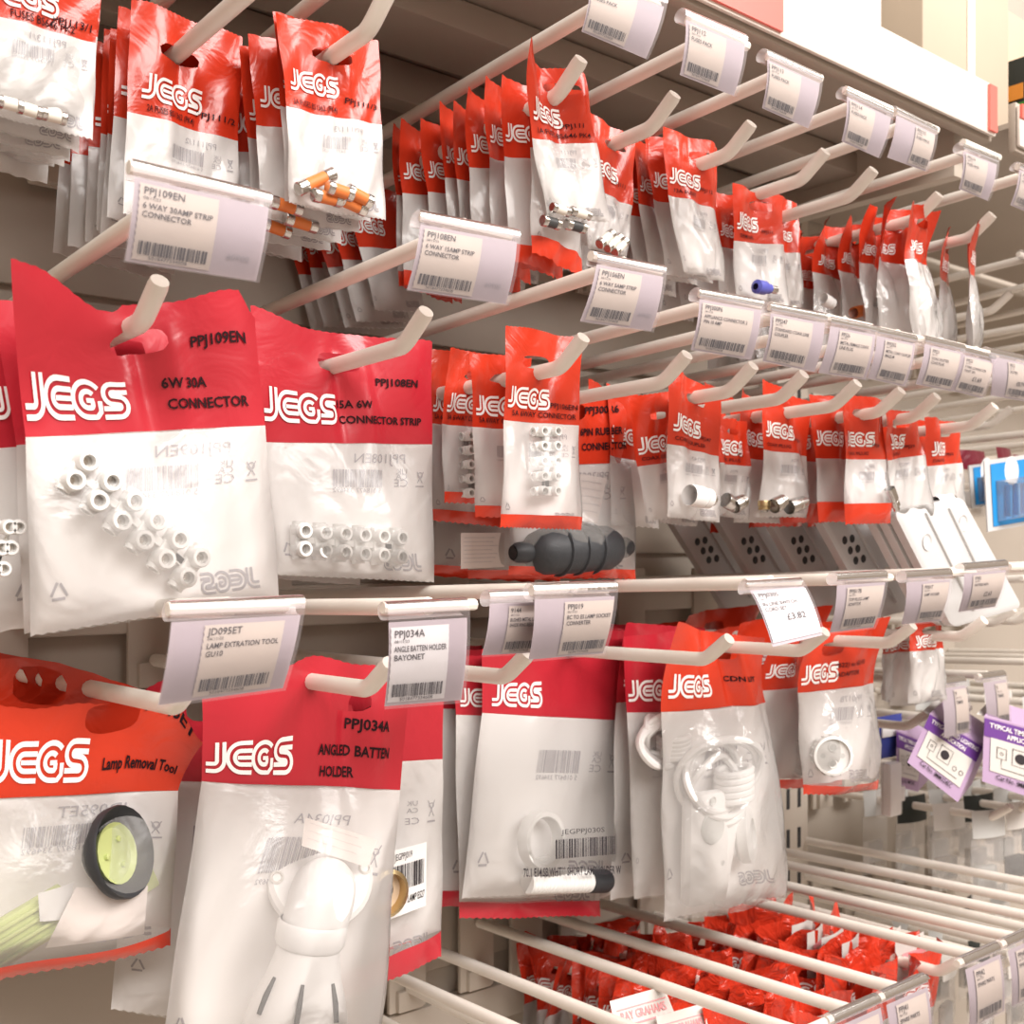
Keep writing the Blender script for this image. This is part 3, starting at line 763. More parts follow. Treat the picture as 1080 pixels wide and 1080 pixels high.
for i, (pp, dY) in enumerate([([(497, 372), (560, 378), (500, 450), (560, 455), (505, 545), (560, 548)], .028), ([(472, 367), (540, 376), (465, 447), (525, 452), (468, 530), (530, 532)], .055), ([(455, 368), (520, 376), (452, 446), (512, 452), (456, 549), (528, 556)], .08)]):
    make_bag(px6(pp, Y + dY), f'{ORD[i + 1]} bag back in the row of small connector strip bags', 'small connector strip bags', colour='scarlet', seed=130 + i, strip=.07, code=None, desc=('5A 6WAY CONNECTOR',), logo=(.07, .84, .0095), tsize=.0026, bulge=.007, res=.7, fine=(i < 2))
p, sh, Y = bag('A4', .437, (608, 432), [(538, 418), (664, 411), (536, 492), (666, 488), (534, 606), (669, 611)], 'dark wide bag with a black rubber connector, behind the small strip bag', Y=.475, colour='scarlet', seed=14, strip=.05,
    code='PPJ300R6', desc=('6PIN RUBBER', 'CONNECTOR'), code_pos=(.62, .30), desc_pos=(.58, .60), logo=(.02, .95, .010), tsize=.0040, bulge=.022, head_text_sx=1.2)
rear_stack(p, 4, .035, .028, 'behind the black rubber connector bag', 114, 'wide rubber connector bags', strip=.05, dz=.003, yaw=.05, bulge=.012)
p, sh, Y = bag('A5', .490, (735, 410), [(704, 387), (758, 413), (704, 468), (758, 481), (702, 545), (759, 551)], 'shiny bag with a white coax coupler, middle row', colour='scarlet', seed=15, code='PPJ247', desc=('COAX COUPLER',), logo=(.08, .82, .009), tsize=.0021, bulge=.008, code_pos=(.62, .82))
make_bag(px6([(668, 418), (712, 412), (674, 492), (716, 486), (684, 550), (722, 544)], Y + .02), 'bag directly behind the white coax coupler bag', 'coax coupler bags', seed=151, logo=(.08, .84, .009), code='PPJ2', desc=('COAX COUPLER',), tsize=.0021, bulge=.006, res=.8)
rear_stack(p, 5, .045, .022, 'on the coax coupler hook', 115, 'coax coupler bags', first=2, dz=.004)
SM = [  # small bags further along the middle row: hook index, hole px, points, label, strip
 ('A6', 5, (773, 448), [(752, 440), (790, 444), (755, 488), (791, 492), (752, 542), (786, 548)], 'shaded small bag between two shiny middle row bags', 0),
 ('A7', 6, (828, 428), [(806, 399), (851, 424), (806, 474), (853, 481), (801, 545), (856, 546)], 'bag with steel coax plugs, middle row right', 0),
 ('A8', 6, (870, 450), [(850, 440), (894, 444), (852, 492), (892, 494), (848, 556), (894, 552)], 'dark small bag with a wide red bottom seal, middle row right', .16),
 ('A9', 7, (912, 430), [(889, 414), (933, 422), (892, 484), (932, 485), (894, 553), (936, 552)], 'bright orange red bag with wide bottom seal, middle row right', .16),
 ('A10', 8, (950, 442), [(929, 430), (968, 436), (932, 486), (972, 480), (934, 546), (980, 546)], 'small bag with a metal plug, second from the right end of the middle row', 0),
 ('A11', 9, (995, 448), [(974, 440), (1012, 446), (976, 492), (1016, 488), (976, 542), (1018, 544)], 'small bag ending the middle row', 0)]
for i, (k, hi, hp, pp, lb, st) in enumerate(SM):
    Yv = {0: .455, 2: .475}.get(i)
    p, sh, Y = bag(k, XA[hi], hp, pp, lb, Y=Yv, colour='scarlet', seed=160 + i, strip=st, code='PPJ2' + '567890'[i], desc=('COAX PLUG',), logo=(.10, .80, .0085), tsize=.0020, bulge=.009, wave=.002, film_mat='clear_film', res=.85)
    rear_stack(p, 3, .022, .025, f'behind the {lb.split(",")[0]}'.replace('with wide bottom seal', '').replace('with a wide red bottom seal', ''), 170 + i, f'small bags behind bag {k}'.replace(k, ORD[i]), dz=.004, strip=st)

# -- row below the middle
p, sh, Y = bag('B1', .173, (105, 733), [(-95, 738), (206, 781), (-90, 846), (188, 834), (-90, 1050), (179, 996)], 'bag with a green lamp removal tool at the lower left edge', Y=.470, colour='scarlet', seed=21, strip=.075,
    code='JD095ET', desc=('Lamp Removal Tool',), code_pos=(.80, .10), desc_pos=(.665, .70), dw=.30, logo=(.25, .84, .0135), tsize=.0040, bulge=.022, backk=.7, wave=.002, curl=(0, .010), hole=(.68, .16),
    tops=[(0, 0), (.35, .003), (.6, .009), (.8, .017), (.9, .013), (1, 0)], head_text_sx=1.1)
rear_stack(p, 4, .03, .03, 'behind the lamp removal tool bag', 121, 'lamp removal tool bags', strip=.07, dz=.006, hole=(.5, .2), tops=[(0, .006), (.5, .018), (1, .012)])
p, sh, Y = bag('B2', .257, (368, 735), [(214, 716), (434, 706), (213, 824), (421, 833), (160, 1165), (392, 1135)], 'large bag with a white angled lamp holder at the bottom', Y=.452, colour='crimson', seed=22,
    code='PPJ034A', desc=('ANGLED BATTEN', 'HOLDER'), code_pos=(.70, .52), desc_pos=(.555, .74), cw=.2, dw=.36, logo=(.02, .91, .0148), tsize=.0042, bulge=.034, backk=.85, wave=.0018, tops=[(0, -.006), (.25, .001), (.5, .008), (.75, .003), (1, .0)], hole=(.70, .29), head_text_sx=1.2, crease=.0032)
B2b = px6([(300, 735), (466, 735), (298, 812), (464, 800), (300, 1078), (465, 1008)], Y + .045)
make_bag(B2b, 'second bag back with a barcode sticker, behind the angled lamp holder bag', 'angled lamp holder bags', colour='crimson', seed=221, strip=.10, bulge=.010, tops=[(0, .005), (.5, .012), (1, .008)])
B2c = px6([(120, 742), (300, 730), (140, 823), (300, 826), (118, 1065), (300, 1082)], Y + .050)
make_bag(B2c, 'third bag back, showing at the left of the angled lamp holder bag', 'angled lamp holder bags', colour='crimson', seed=222, bulge=.010, logo=(.45, .88, .0135), tops=[(0, .002), (.5, .015), (1, .012)])
rear_stack(B2b, 3, .03, .026, 'on the angled lamp holder hook', 223, 'angled lamp holder bags', colour='crimson', first=3, strip=.08, dz=.004)
p, sh, Y = bag('B3', .470, (585, 695), [(508, 690), (662, 680), (509, 752), (659, 760), (486, 947), (652, 940)], 'bag with a threaded lamp ring and barcode sticker, centre of the lower row', Y=.515, colour='crimson', seed=23, strip=0,
    logo=(.06, .88, .0135), bulge=.018, wave=.0012, tops=[(0, .003), (.5, .006), (1, .004)], hole=(.3, .1))
B3b = px6([(480, 692), (628, 688), (482, 754), (630, 758), (484, 968), (632, 966)], Y + .012)
make_bag(B3b, 'second bag back with red bottom seal, behind the threaded ring bag', 'threaded ring bags', colour='crimson', seed=231, strip=.06, bulge=.006, logo=(.03, .86, .011))
rear_stack(B3b, 4, .015, .018, 'on the threaded ring hook', 232, 'threaded ring bags', colour='crimson', first=2, strip=.06, dz=.004)
p, sh, Y = bag('B4', .555, (755, 682), [(704, 662), (785, 668), (703, 752), (808, 741), (700, 972), (829, 944)], 'glossy bag with a coiled white cord and in-line switch', Y=.462, colour='scarlet', seed=24,
    crease=.003, code=None, desc=('CDN LIT',), desc_pos=(.62, .66), logo=(.06, .85, .013), tsize=.0035, bulge=.026, backk=.6, wave=.0025, curl=(.012, .012), film_mat='loose_film', tops=[(0, .004), (.4, .0), (1, -.002)])
make_bag(px6([(662, 672), (722, 664), (664, 752), (722, 750), (668, 948), (722, 940)], Y + .025), 'second bag back with a bundled white cord', 'corded switch bags', colour='crimson', seed=241, bulge=.012, logo=(.05, .86, .0125), film_mat='loose_film')
rear_stack(p, 5, .045, .022, 'on the corded switch hook', 242, 'corded switch bags', colour='crimson', first=2, dz=.006, curl=(.012, .012), wave=.003)
p, sh, Y = bag('B5', .555, (850, 680), [(822, 690), (866, 680), (832, 742), (872, 736), (836, 832), (872, 828)], 'slanting bag with a round lamp adaptor, behind the cord bag', Y=.485, colour='scarlet', seed=25, strip=.06, logo=(.02, .86, .010), bulge=.010)
p, sh, Y = bag('B6', .555, (880, 684), [(848, 668), (932, 650), (843, 731), (926, 721), (849, 838), (926, 832)], 'bag with a white lamp adaptor showing its round face, lower row right', Y=.447, colour='scarlet', seed=26, strip=.06,
    code='PPJ017B', desc=('(B22) to GU10', 'ADAPTOR'), code_pos=(.58, .38), desc_pos=(.40, .66), logo=(.03, .88, .0125), tsize=.0030, bulge=.020, wave=.002, curl=(.008, .010), film_mat='loose_film')
rear_stack(p, 5, .03, .026, 'on the lamp adaptor hook', 262, 'lamp adaptor bags', strip=.06, dz=.006, curl=(.012, .012), wave=.003)
for i, (pp, dY) in enumerate([([(960, 660), (998, 648), (960, 687), (998, 684), (958, 742), (998, 738)], .43), ([(945, 665), (975, 655), (944, 688), (975, 687), (942, 745), (972, 742)], .452), ([(928, 668), (955, 660), (928, 690), (955, 688), (928, 738), (952, 744)], .475)]):
    make_bag(px6(pp, dY), f'{ORD[i]} bag of the small crumpled group at the lower row end', 'small crumpled bags at the lower row end', colour='scarlet', seed=270 + i, bulge=.009, logo=(.15, .9, .0085), film_mat='loose_film', wave=.002, fine=False)

# -- bottom row: bags seen from above
rngC = random.Random(77)
cnt = 0
for (hi, n, y0, dy, wd, nm) in ((3, 12, .435, .0162, .050, 'fourth bottom hook'), (4, 13, .415, .0160, .052, 'fifth bottom hook'), (5, 9, .43, .019, .052, 'sixth bottom hook'), (6, 8, .43, .02, .05, 'seventh bottom hook')):
    X = XCc[hi]
    for i in range(n):
        c = Vector((X, y0 + dy * i, ZC - .292 + rngC.uniform(-.004, .003)))
        M = Matrix.Rotation(rngC.uniform(-.15, .15), 3, 'Z') @ Matrix.Rotation(rngC.uniform(-.10, .10), 3, 'Y') @ Matrix.Rotation(rngC.uniform(-.10, .10), 3, 'X')
        w, hh, h = wd, .045, .125
        top = .020
        q = [c + M @ Vector(v) for v in ((-w / 2, 0, top), (w / 2, 0, top), (-w / 2, 0, top - hh), (w / 2, 0, top - hh), (-w / 2, 0, top - h), (w / 2, 0, top - h))]
        make_bag(q, f'{ORD[i]} bag from the front on the {nm}, seen from above', f'bags on the {nm}', colour='scarlet_crumpled', seed=3000 + cnt, res=.5, bulge=.006, wave=.0042, curl=(rngC.uniform(-.01, .014), rngC.uniform(-.01, .014)), fine=False, back=False, hole=(.5, .42), tops=[(0, rngC.uniform(-.004, .01)), (.5, -.004), (1, rngC.uniform(-.004, .01))])
        cnt += 1
print('BAGS', cnt, len(bpy.data.objects))
# ------------------------------------------------------------------ what the bags hold
EZ = Vector((0, 0, 1)); EY = Vector((0, -1, 0))
def strip_block(pts_a, pts_b, n, Y, label, hgt=1.0):
    """terminal strip: pts_a = (first, last) photo points of one barrel row, pts_b of the other"""
    a0, a1 = at(*pts_a[0], Y), at(*pts_a[1], Y); b0, b1 = at(*pts_b[0], Y), at(*pts_b[1], Y)
    root = empty('connector_strip', (a0 + b1) / 2); tag(root, label, 'connector strip')
    pit = (a1 - a0).length / (n - 1); e1 = (a1 - a0).normalized(); e3 = EY; 
    for i in range(n):
        t = i / (n - 1); A = lerp(a0, a1, t); B = lerp(b0, b1, t)
        e2 = (B - A); D = e2.length; e2 = e2.normalized(); c = (A + B) / 2
        M = Matrix((e1, e2, e3)).transposed()
        m = MB()
        m.box(c - e3 * pit * .25, (pit * .62, D * 1.75, pit * .55), M, pit * .08)
        m.box(c - e3 * pit * .25 + e1 * pit * .5 * (1 if i < n - 1 else -1), (pit * .5, D * .35, pit * .3), M, pit * .03)
        for q in (A, B):
            r = pit * .34
            m.lathe([(r * 1.05, -pit * .3), (r * 1.05, pit * .32 * hgt), (r * .92, pit * .42 * hgt), (r * .62, pit * .42 * hgt), (r * .58, pit * .1)], q, e3, 16)
            m.lathe([(r * .58, pit * .1), (r * .3, pit * .12), (.00001, pit * .12)], q, e3, 16, 1)
        for sgn, q in ((-1, A), (1, B)):   # wire entry collars
            m.lathe([(pit * .30, -pit * .1), (pit * .30, pit * .18), (pit * .2, pit * .18), (pit * .18, -.0)], q + e2 * sgn * D * .32 - e3 * pit * .22, e2 * sgn, 12)
        m.build('terminal', ['nylon_white', 'steel'], root)
    return root
strip_block([(90, 487), (208, 588)], [(76, 507), (194, 609)], 6, G['A1'][2] - .003, 'white six way connector strip lying diagonally in the large left bag')
strip_block([(318, 560), (420, 567)], [(318, 579), (420, 587)], 6, G['A2'][2] - .002, 'white six way connector strip lying level in the second large bag')
strip_block([(571, 455), (571, 518)], [(585, 455), (585, 518)], 5, G['A3'][2] - .003, 'small white connector strip standing upright in the small front bag')
strip_block([(494, 460), (494, 520)], [(505, 460), (505, 520)], 5, G['A3'][2] + .052, 'small upright white connector strip in a bag further back')
strip_block([(18, 556), (2, 600)], [(8, 556), (-8, 600)], 3, G['A1'][2] + .010, 'end of a white connector strip in the bag behind at the left edge')

def fuse(a, b, Y, body, label, r=.0031, group='loose cartridge fuses'):
    p, q = at(*a, Y), at(*b, Y); ax = (q - p); L = ax.length; ax.normalize()
    root = empty('cartridge_fuse', (p + q) / 2); tag(root, label, 'fuse', group)
    m = MB(); m.lathe([(r * .9, L * .2), (r * .9, L * .8)], p, ax, 14); m.build('body', body, root)
    for s0, s1 in ((0, .26), (.74, 1)):
        m = MB(); m.lathe([(.00001, L * s0), (r * .85, L * s0), (r, L * s0 + r * .15), (r, L * s1 - r * .15), (r * .85, L * s1), (.00001, L * s1)], p, ax, 14); m.build('end_cap', 'steel', root)
Yt = G['T3'][2] - .005
for i, (a, b, lb) in enumerate([((314, 200), (352, 183), 'orange cartridge fuse slanting highest in the small bag'), ((330, 205), (360, 212), 'orange cartridge fuse lying under the highest one'),
        ((345, 197), (372, 206), 'short orange fuse in the middle of the small fuse bag'), ((355, 208), (386, 222), 'orange fuse lowest right in the small fuse bag'), ((366, 200), (392, 214), 'orange fuse at the right edge of the small fuse bag')]):
    fuse(a, b, Yt - .0035 * (i % 3), 'ceramic_orange', lb)
for i, (a, b, lb) in enumerate([((284, 212), (318, 222), 'orange fuse poking out behind the small fuse bag'), ((300, 230), (334, 240), 'orange fuse hanging lowest behind the fuse bag'), ((276, 235), (306, 246), 'dull orange fuse deep behind the fuse bag')]):
    fuse(a, b, Yt + .018 + .008 * i, 'ceramic_orange', lb)
Yt = G['T1'][2] - .004
for a, b, lb in [((-4, 106), (24, 113), 'glass fuse at the very left edge of the top left bag'), ((18, 112), (44, 120), 'middle one of three pale fuses in the top left bag'), ((43, 119), (70, 126), 'rightmost of three pale fuses in the top left bag')]:
    fuse(a, b, Yt, 'ceramic_white', lb, .0026)
Yt = G['T4'][2] - .006
fuse((582, 218), (600, 224), Yt, 'ceramic_white', 'pale fuse in the glossy tilted bag', .0024); fuse((602, 222), (622, 228), Yt, 'ceramic_white', 'second pale fuse in the glossy tilted bag', .0024)
fuse((572, 232), (590, 237), Yt + .004, 'ceramic_black', 'black fuse below the glossy tilted bag', .0028); fuse((597, 236), (617, 241), Yt + .004, 'ceramic_black', 'second black fuse below the glossy tilted bag', .0028)
Yt = G['T5'][2] - .006
for k, (a, b) in enumerate([((632, 258), (646, 246)), ((640, 262), (654, 250)), ((648, 266), (660, 254))]):
    fuse(a, b, Yt, 'ceramic_white', f'steel capped fuse leaning in the narrow half hidden bag, {ORDL[k]} from left', .0028)

# blue part in seventh top bag
def blue_part():
    Y = G['T7'][2] - .008
    p, q = at(797, 302, Y), at(818, 306, Y); root = empty('blue_terminal', p); tag(root, 'small blue crimp terminal in a top row bag', 'terminal')
    ax = (q - p).normalized()
    m = MB(); m.lathe([(.002, 0), (.0042, .001), (.0042, .008), (.003, .010), (.003, .013)], p, ax, 12); m.build('sleeve', 'plug_blue', root)
    m = MB(); m.lathe([(.0024, .012), (.0024, .019), (.001, .019)], p, ax, 10); m.build('barrel', 'steel', root)
blue_part()

# black rubber connector
def rubber_connector():
    Y = G['A4'][2] - .006
    p, q = at(541, 583, Y), at(664, 577, Y); root = empty('rubber_connector', p); tag(root, 'black rubber in-line connector lying at the bottom of the wide bag', 'connector')
    ax = (q - p); L = ax.length; ax.normalize()
    m = MB(); m.lathe([(.004, 0), (.0055, .003), (.006, .009), (.0055, .011), (.0105, .015), (.0130, .022), (.0135, .5 * L), (.0130, L - .020), (.0105, L - .014), (.006, L - .012), (.0062, L - .004), (.0045, L)], p, ax, 22); m.build('body', 'rubber', root)
    m = MB()
    for k in (.36, .5, .64): m.lathe([(.0132, -.0012), (.0146, -.0006), (.0146, .0006), (.0132, .0012)], p + ax * L * k, ax, 22)
    m.build('grip_ring', 'rubber', root)
    m = MB(); m.lathe([(.00001, -.0002), (.0034, -.0002)], p, ax, 14); m.build('cable_entry', 'hole_dark', root)
rubber_connector()
def slip(c4, Y, label, lines=0, mat='slip_paper'):
    P4 = [at(x, y, Y) for x, y in c4]
    root = empty('paper_slip', P4[0]); tag(root, label, 'paper slip')
    def f(u, v): return lerp(lerp(P4[0], P4[1], u), lerp(P4[3], P4[2], u), v) + EY * .0012 * math.sin(math.pi * u)
    vs_, fs = grid(f, 0, 1, 0, 1, 6, 4); mesh_obj('sheet', vs_, fs, mat, root)
    if lines:
        P = Print(); r = random.Random(lines)
        for k in range(lines): P.text('instructions for safe use of this part read before fitting', .06, -(.15 + .8 * k / lines), .035, width=.86 * r.uniform(.7, 1))
        mesh_obj('print', [f(x, -y) + EY * .0004 for x, y in P.v], P.f, 'ghost_print', root, smooth=False)
slip([(612, 500), (640, 505), (630, 552), (606, 548)], G['A4'][2] - .001, 'folded paper slip standing in the rubber connector bag', 5)
slip([(486, 562), (532, 562), (532, 598), (486, 600)], G['A4'][2] + .030, 'printed slip low in the bag left of the rubber connector', 7)

# coax plugs in the small middle bags
def coax(a, b, Y, mat, label, r=.0048):
    p, q = at(*a, Y), at(*b, Y); ax = q - p; L = ax.length; ax.normalize()
    root = empty('coax_plug', p); tag(root, label, 'coax plug')
    m = MB(); m.lathe([(.00001, L * .45), (r * .7, L * .45), (r * .95, 0), (r, .001), (r, L * .5), (r * .8, L * .52), (r * .8, L * .58), (r * .92, L * .6), (r * .92, L * .8), (r * .6, L * .82)], p, ax, 18); m.build('body', mat, root)
    m = MB(); m.lathe([(r * .6, L * .8), (r * .6, L), (r * .4, L), (.00001, L * .9)], p, ax, 14); m.build('tip', 'steel', root)
coax((727, 522), (752, 527), G['A5'][2] - .008, 'plastic_white', 'white coax coupler in the shiny middle row bag', .0062)
coax((765, 527), (778, 535), G['A6'][2] - .006, 'steel', 'steel coax plug in the shaded small bag'); coax((774, 534), (786, 527), G['A6'][2] - .008, 'steel', 'lower steel coax plug in the shaded small bag')
coax((816, 534), (828, 527), G['A7'][2] - .008, 'steel', 'left steel coax plug of two in the plug bag'); coax((832, 535), (850, 529), G['A7'][2] - .008, 'steel', 'right steel coax plug of two in the plug bag')
coax((806, 528), (806, 540), G['A7'][2] - .002, 'brass', 'dull coax plug at the left edge of the plug bag', .004)
coax((938, 515), (946, 538), G['A10'][2] - .008, 'steel', 'steel plug standing in a small bag near the row end', .0036)
coax((986, 530), (1006, 526), G['A11'][2] - .008, 'plastic_white', 'white plug in the bag at the end of the middle row', .0045)
# orange and glass bits in the sideways bunch
for k, (a, b) in enumerate([((868, 315), (880, 322)), ((900, 330), (916, 326)), ((925, 318), (938, 326)), ((960, 320), (972, 316)), ((985, 318), (996, 324))]):
    coax(a, b, .425 + .006 * (4 - k), ('ceramic_orange' if k % 2 else 'plastic_white'), f'small cap in the sideways bunch of bags, {ORDL[k]} from left', .004)

# lamp removal tool
def lamp_tool():
    Y = G['B1'][2] - .004
    root = empty('lamp_tool', at(105, 905, Y)); tag(root, 'lime green lamp removal tool with a black sucker', 'tool')
    c = at(108, 903, Y); ax = Vector((.55, -.80, .25)).normalized()
    m = MB(); m.lathe([(.00001, .004), (.012, .004), (.0165, .0085), (.0185, .0115), (.0190, .0105), (.0185, .007), (.010, -.002), (.004, -.007)], c, ax, 26); m.build('sucker', 'rubber', root)
    m = MB(); m.lathe([(.00001, .0062), (.0105, .0060), (.0125, .0075), (.0115, .005)], c, ax, 22)
    for k in range(3):
        th = k * 2.1; u = ax.cross(EZ).normalized(); w = ax.cross(u)
        m.lathe([(.0012, .0062), (.0012, .0075), (.0001, .0078)], c + (u * math.cos(th) + w * math.sin(th)) * .006, ax, 8)
    m.build('cup_centre', 'lime', root)
    m = MB(); a, b = at(-40, 1020, Y + .004), at(72, 952, Y + .004); d = (b - a).normalized(); n = d.cross(EY).normalized()
    M = Matrix((d, n, EY)).transposed(); L = (b - a).length
    m.box((a + b) / 2, (L, .018, .005), M, .001)
    for k in (-1.5, -.5, .5, 1.5): m.box((a + b) / 2 + n * k * .0042 + EY * .003, (L, .0016, .003), M, .0005)
    m.build('handle', 'lime', root)
    m = MB(); a, b = at(130, 935, Y + .006), at(160, 915, Y + .006); m.box((a + b) / 2, ((b - a).length, .016, .004), M, .001); m.build('handle_end', 'lime', root)
lamp_tool()
slip([(80, 936), (156, 934), (152, 985), (48, 1000)], G['B1'][2] - .010, 'blank paper slip in front of the green tool')
slip([(40, 942), (78, 930), (72, 968), (42, 972)], G['B1'][2] - .006, 'small white slip left of the black sucker', mat='ticket_white')

# angled batten lamp holder
def batten():
    Y = G['B2'][2] - .002
    root = empty('lamp_holder', at(330, 960, Y)); tag(root, 'white angled batten lamp holder in the large front bag', 'lamp holder')
    # round mounting plate seen obliquely behind the elbow
    cp = at(338, 925, Y + .014); nax = Vector((-.25, -.80, .55)).normalized()
    m = MB(); m.lathe([(.00001, .0035), (.016, .0035), (.0225, .0030), (.0245, .001), (.0245, -.004), (.0225, -.006), (.00001, -.006)], cp, nax, 34); m.build('mounting_plate', 'plastic_white', root)
    u = nax.cross(EZ).normalized(); w = nax.cross(u)
    for sg in (-1, 1):
        m = MB(); m.lathe([(.0032, .0036), (.0022, .0041), (.0018, .0030), (.00001, .0030)], cp + u * .0205 * sg - w * .001, nax, 14); m.build('screw_hole', 'carton_white', root)
    # elbow
    e0, e1, e2 = at(345, 915, Y + .004), at(342, 945, Y - .004), at(328, 985, Y - .004)
    m = MB(); pts = [lerp(lerp(e0, e1, t), lerp(e1, e2, t), t) for t in [k / 8 for k in range(9)]]
    rs = [.0095, .0125, .0140, .0146, .0148, .0148, .0146, .0144, .0142]
    m.tube(pts, rs, 26); m.build('elbow', 'plastic_white', root)
    ax = (at(312, 1080, Y - .002) - e2).normalized()
    m = MB(); m.lathe([(.0146, -.0060), (.0156, -.0045), (.0156, .003), (.0146, .0050)], e2, ax, 28); m.build('collar', 'plastic_white', root)
    m = MB(); m.lathe([(.0138, .004), (.0145, .010), (.0165, .018), (.0195, .026), (.0220, .034), (.0232, .041), (.0232, .045), (.0212, .045), (.019, .038)], e2, ax, 34); sk = m.build('skirt', 'plastic_white', root)
    for off in (-.34, .55, 1.4):
        u = ax.cross(EY).normalized(); w = (u.cross(ax)).normalized()
        if w.y > 0: w = -w
        dr = (w * math.cos(off) + u * math.sin(off)).normalized()
        m = MB(); a = e2 + ax * .017 + dr * .0164; b = e2 + ax * .032 + dr * .0216
        m.tube([a, lerp(a, b, .5) + dr * .0006, b], [.0008, .0013, .0012], 8); m.build('vent_slot', 'hole_dark', sk)
    P = Print(); P.text('22 08 05', 0, 0, .0032, 1.2)
    u = ax.cross(EY).normalized()
    if u.x < 0: u = -u
    o = e2 + ax * .0405 + EY * .0240 - u * -.002
    mesh_obj('date_mark', [o + u * x - ax * y for x, y in P.v], P.f, 'ghost_print', root, smooth=False)
batten()
slip([(322, 862), (398, 886), (388, 915), (318, 892)], G['B2'][2] - .004, 'folded instruction slip behind the white lamp holder', 3)
# sticker on the bag behind
def sticker(c4, Y, label, code, line):
    P4 = [at(x, y, Y) for x, y in c4]; root = empty('barcode_sticker', P4[0]); tag(root, label, 'sticker')
    def f(u, v): return lerp(lerp(P4[0], P4[1], u), lerp(P4[3], P4[2], u), v)
    mesh_obj('paper', [f(0, 0), f(0, 1), f(1, 1), f(1, 0)], [(0, 1, 2, 3)], 'ticket_white', root, False)
    P = Print(); P.text(code, .35, -.16, .10, width=.35); P.barcode(.05, -.62, .9, .38, 7, 30); P.text(line, .02, -.84, .11, .8, .01, width=.94)
    mesh_obj('print', [f(x, -y) + EY * .0005 for x, y in P.v], P.f, 'ink', root, False)
sticker([(397, 902), (450, 888), (449, 955), (398, 975)], G['B2'][2] + .032, 'barcode sticker on the bag behind the lamp holder', 'JEGPPJ019', '3-ADP BAYONET LAMP ES27')
def brass_ring():
    Y = G['B2'][2] + .030
    c = at(403, 940, Y); root = empty('brass_ring', c); tag(root, 'brass lamp ring behind the white lamp holder', 'ring')
    m = MB(); m.lathe([(.010, 0), (.012, .001), (.012, .006), (.010, .007), (.010, 0)], c, EY, 24); m.build('ring', 'brass', root)
    m = MB(); m.lathe([(.006, .001), (.010, .001)], c, EY, 24); m.build('washer', 'carton', root)
brass_ring()

# threaded ring set in the centre bag
def ring_set():
    Y = G['B3'][2] - .006
    c = at(569, 886, Y); root = empty('shade_ring', c); tag(root, 'white lampshade ring standing in the centre bag', 'ring')
    R = (at(592, 886, Y) - at(546, 886, Y)).length / 2
    m = MB(); m.lathe([(R * .74, -.002), (R * .98, -.002), (R, 0), (R, .004), (R * .96, .006), (R * .80, .006), (R * .74, .004), (R * .74, -.002)], c, Vector((.1, -1, .12)), 34); m.build('ring', 'nylon_white', root)
    m = MB(); m.box(at(573, 912, Y), (R * .9, .006, R * .5), None, .001); m.build('foot', 'nylon_white', root)
    p, q = at(556, 931, Y - .003), at(641, 929, Y - .003); ax = (q - p); L = ax.length; ax.normalize()
    root = empty('threaded_collar', p); tag(root, 'white ribbed lamp holder collar with black end', 'lamp holder')
    r = .0068; prof = [(.00001, 0), (r * .9, 0)]
    n = 16
    for k in range(n): prof += [(r * .9, L * .76 * k / n), (r, L * .76 * (k + .25) / n), (r, L * .76 * (k + .6) / n), (r * .9, L * .76 * (k + .85) / n)]
    m = MB(); m.lathe(prof, p, ax, 20); m.build('collar', 'nylon_white', root)
    m = MB(); m.lathe([(r * .9, L * .75), (r * 1.05, L * .76), (r * 1.05, L * .97), (r * .9, L), (.00001, L)], p, ax, 20); m.build('black_cap', 'rubber', root)
ring_set()
sticker([(584, 876), (652, 872), (650, 932), (548, 938)], G['B3'][2] - .0205, 'clear barcode sticker low on the centre bag', 'JEGPPJ030S', '70.1 E14.SB.WHT SHORT LAMPHOLDER') if False else None
def sticker_print():
    Y = G['B3'][2] - .0215
    root = empty('bag_sticker', at(618, 890, Y)); tag(root, 'printed barcode label on the front of the centre bag', 'sticker')
    a, b, d = at(586, 880, Y), at(650, 876, Y), at(586, 906, Y)
    P = Print(); P.text('JEGPPJ030S', .1, -.02, .2, width=.7); P.barcode(0, -1.0, 1.0, .78, 9, 34)
    mesh_obj('barcode', [a + (b - a) * x + (d - a) * -y for x, y in P.v], P.f, 'ink', root, False)
    a, b, d = at(552, 915, Y), at(655, 912, Y), at(552, 925, Y)
    P = Print(); P.text('70.1 E14.SB.WHT** SHORT LAMPHOLDER W', 0, -1.0, .9, .6, .02, width=1.0)
    mesh_obj('wording', [a + (b - a) * x + (d - a) * -y for x, y in P.v], P.f, 'ink', root, False)
sticker_print()

